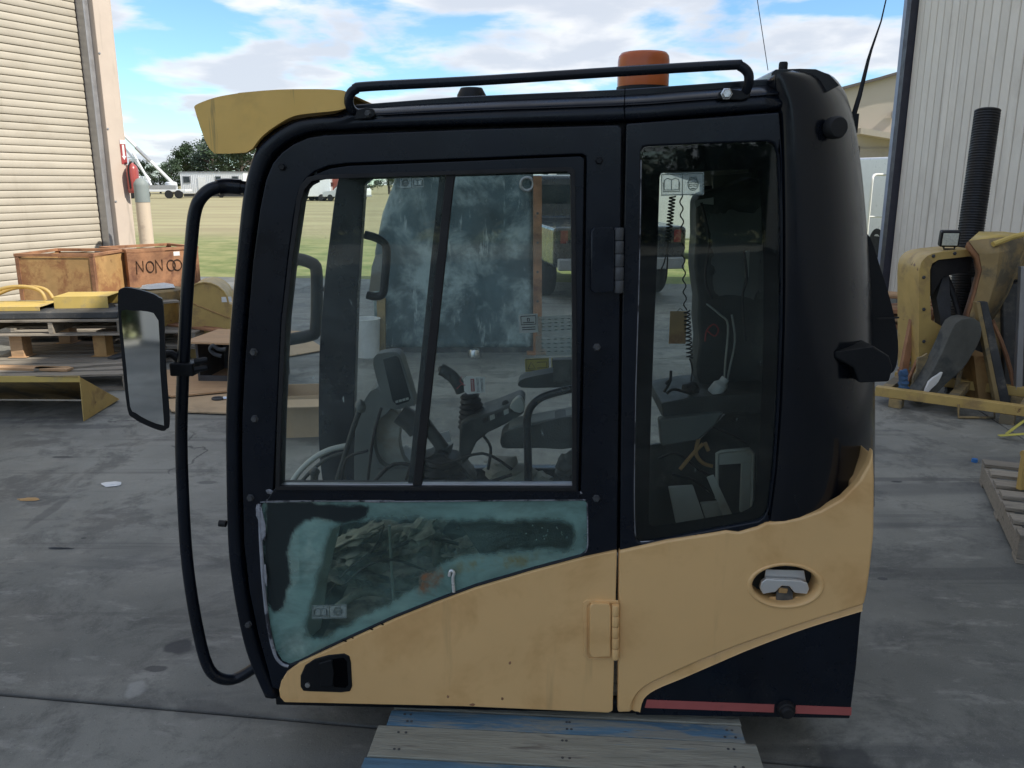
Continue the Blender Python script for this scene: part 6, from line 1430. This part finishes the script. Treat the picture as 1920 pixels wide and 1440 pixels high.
wplate('tan_panel', rough([(1894, 452), (1925, 446), (1990, 470), (1990, 530), (1912, 528)], 4, 3, 8), Yh + .28, .03, M['muddy'], None, label='tan bent plate above the black cabinet', cat='panel')
for k, (x, y) in enumerate(((1732, 520), (1732, 580), (1732, 640), (1750, 480), (1790, 475))):
    bm = nb(); lathe(bm, [(.014, 0), (.014, .006), (.009, .012), (0, .012)], Matrix.Translation(AY(x, y, Yh)) @ Euler((math.pi / 2, 0, 0)).to_matrix().to_4x4(), 6); ob('bolt', bm, M['darksteel'], hd_)
# boards at the wall foot
bw = empty('board_heap', T(*AY(1700, 590, 9.4)), 'heap of brown boards at the foot of the clad wall', 'boards'); bw.location.z = 0
for k in range(9):
    bm = nb(); box(bm, (random.uniform(-.1, .15), (k % 3) * .18, .03 + (k // 3) * .09), (random.uniform(.7, 1.0), .16, .05), Matrix.Rotation(random.uniform(-.12, .12), 4, 'Z')); ob('board', bm, M['wood'] if k % 2 else M['rusty'], bw, bevel=.003)
for k in range(3):
    bm = nb(); tube(bm, cr([(-.45, .1 + k * .1, .30), (-.2, .12 + k * .1, .36), (.1, .1 + k * .1, .35), (.4, .12 + k * .1, .29)]), .03, 8); ob('bent_strip', bm, M['wood'], bw)
# pallet at the right edge
A, B = G(1841, 862, .13), G(1922, 1025, .13)
dd = (B - A); an = math.atan2(dd.y, dd.x)      # left edge runs towards the camera
px_ = Vector((-dd.y, dd.x, 0)).normalized()
c = A + dd.normalized() * .55 + px_ * .55
pr_ = pallet('wooden_pallet', T(c.x, c.y, 0, math.atan2(px_.y, px_.x)), 1.1, 1.1, .135, 7, WP, 'pale weathered pallet with wide gaps beside a yellow strap', gap=.62)
s0 = G(1872, 822)
e = empty('yellow_strap', T(s0.x, s0.y, 0), 'folded yellow webbing strap stretched over the pallet edge', 'strap')
bm = nb(); rows = [[Vector((x, y - .018, z)), Vector((x, y + .018, z))] for x, y, z in ((0, 0, .02), (.15, -.08, .06), (.35, -.22, .15), (.6, -.4, .17))]; loft(bm, rows); o = ob('strap_web', bm, M['strap'], e); o.modifiers.new('s', 'SOLIDIFY').thickness = .003
bm = nb(); rows = [[Vector((x, y - .015, z)), Vector((x, y + .015, z))] for x, y, z in ((.06, .02, .025), (.2, .1, .08), (.45, .22, .16))]; loft(bm, rows); o = ob('strap_tail', bm, M['strap'], e); o.modifiers.new('s', 'SOLIDIFY').thickness = .003
wp_ = AY(1932, 930, 3.9)
e = empty('yellow_bracket', T(wp_.x, wp_.y, .137, R(10)), 'ochre bracket lying on the pale pallet', 'bracket')
bm = nb(); box(bm, (0, 0, .09), (.16, .03, .18)); ob('plate', bm, M['yel2'], e, bevel=.006)
bm = nb(); tube(bm, [(-.08, 0, .185), (.1, 0, .20)], .02, 10); ob('sleeve', bm, M['yel2'], e)
b0 = G(1827, 866)
bm = nb(); lathe(bm, [(0, .02), (.016, .02), (.018, 0)], Matrix.Translation(b0), 14); ob('bottle_cap', bm, M['bluecap'], None, label='small blue plastic cap on the concrete by the pale pallet', cat='cap')

# ================================================================== LITTER
def litter(name, px, py, rad, mat, label, cat, sd):
    g = G(px, py); bm = nb(); lump(bm, (0, 0, rad[2] * .6), rad, sd, .6, 2); o = ob(name, bm, mat, None, label=label, cat=cat); o.location = g
litter('paper_scrap', 210, 909, (.055, .035, .008), M['paper'], 'crumpled white paper scrap lying on the concrete', 'litter', 1)
litter('brown_leaf', 55, 937, (.055, .018, .004), M['ochre'], 'flat tan scrap lying on the concrete', 'litter', 2)
litter('stick', 112, 1029, (.05, .006, .005), M['darksteel'], 'short dark stick lying on the concrete', 'litter', 3)
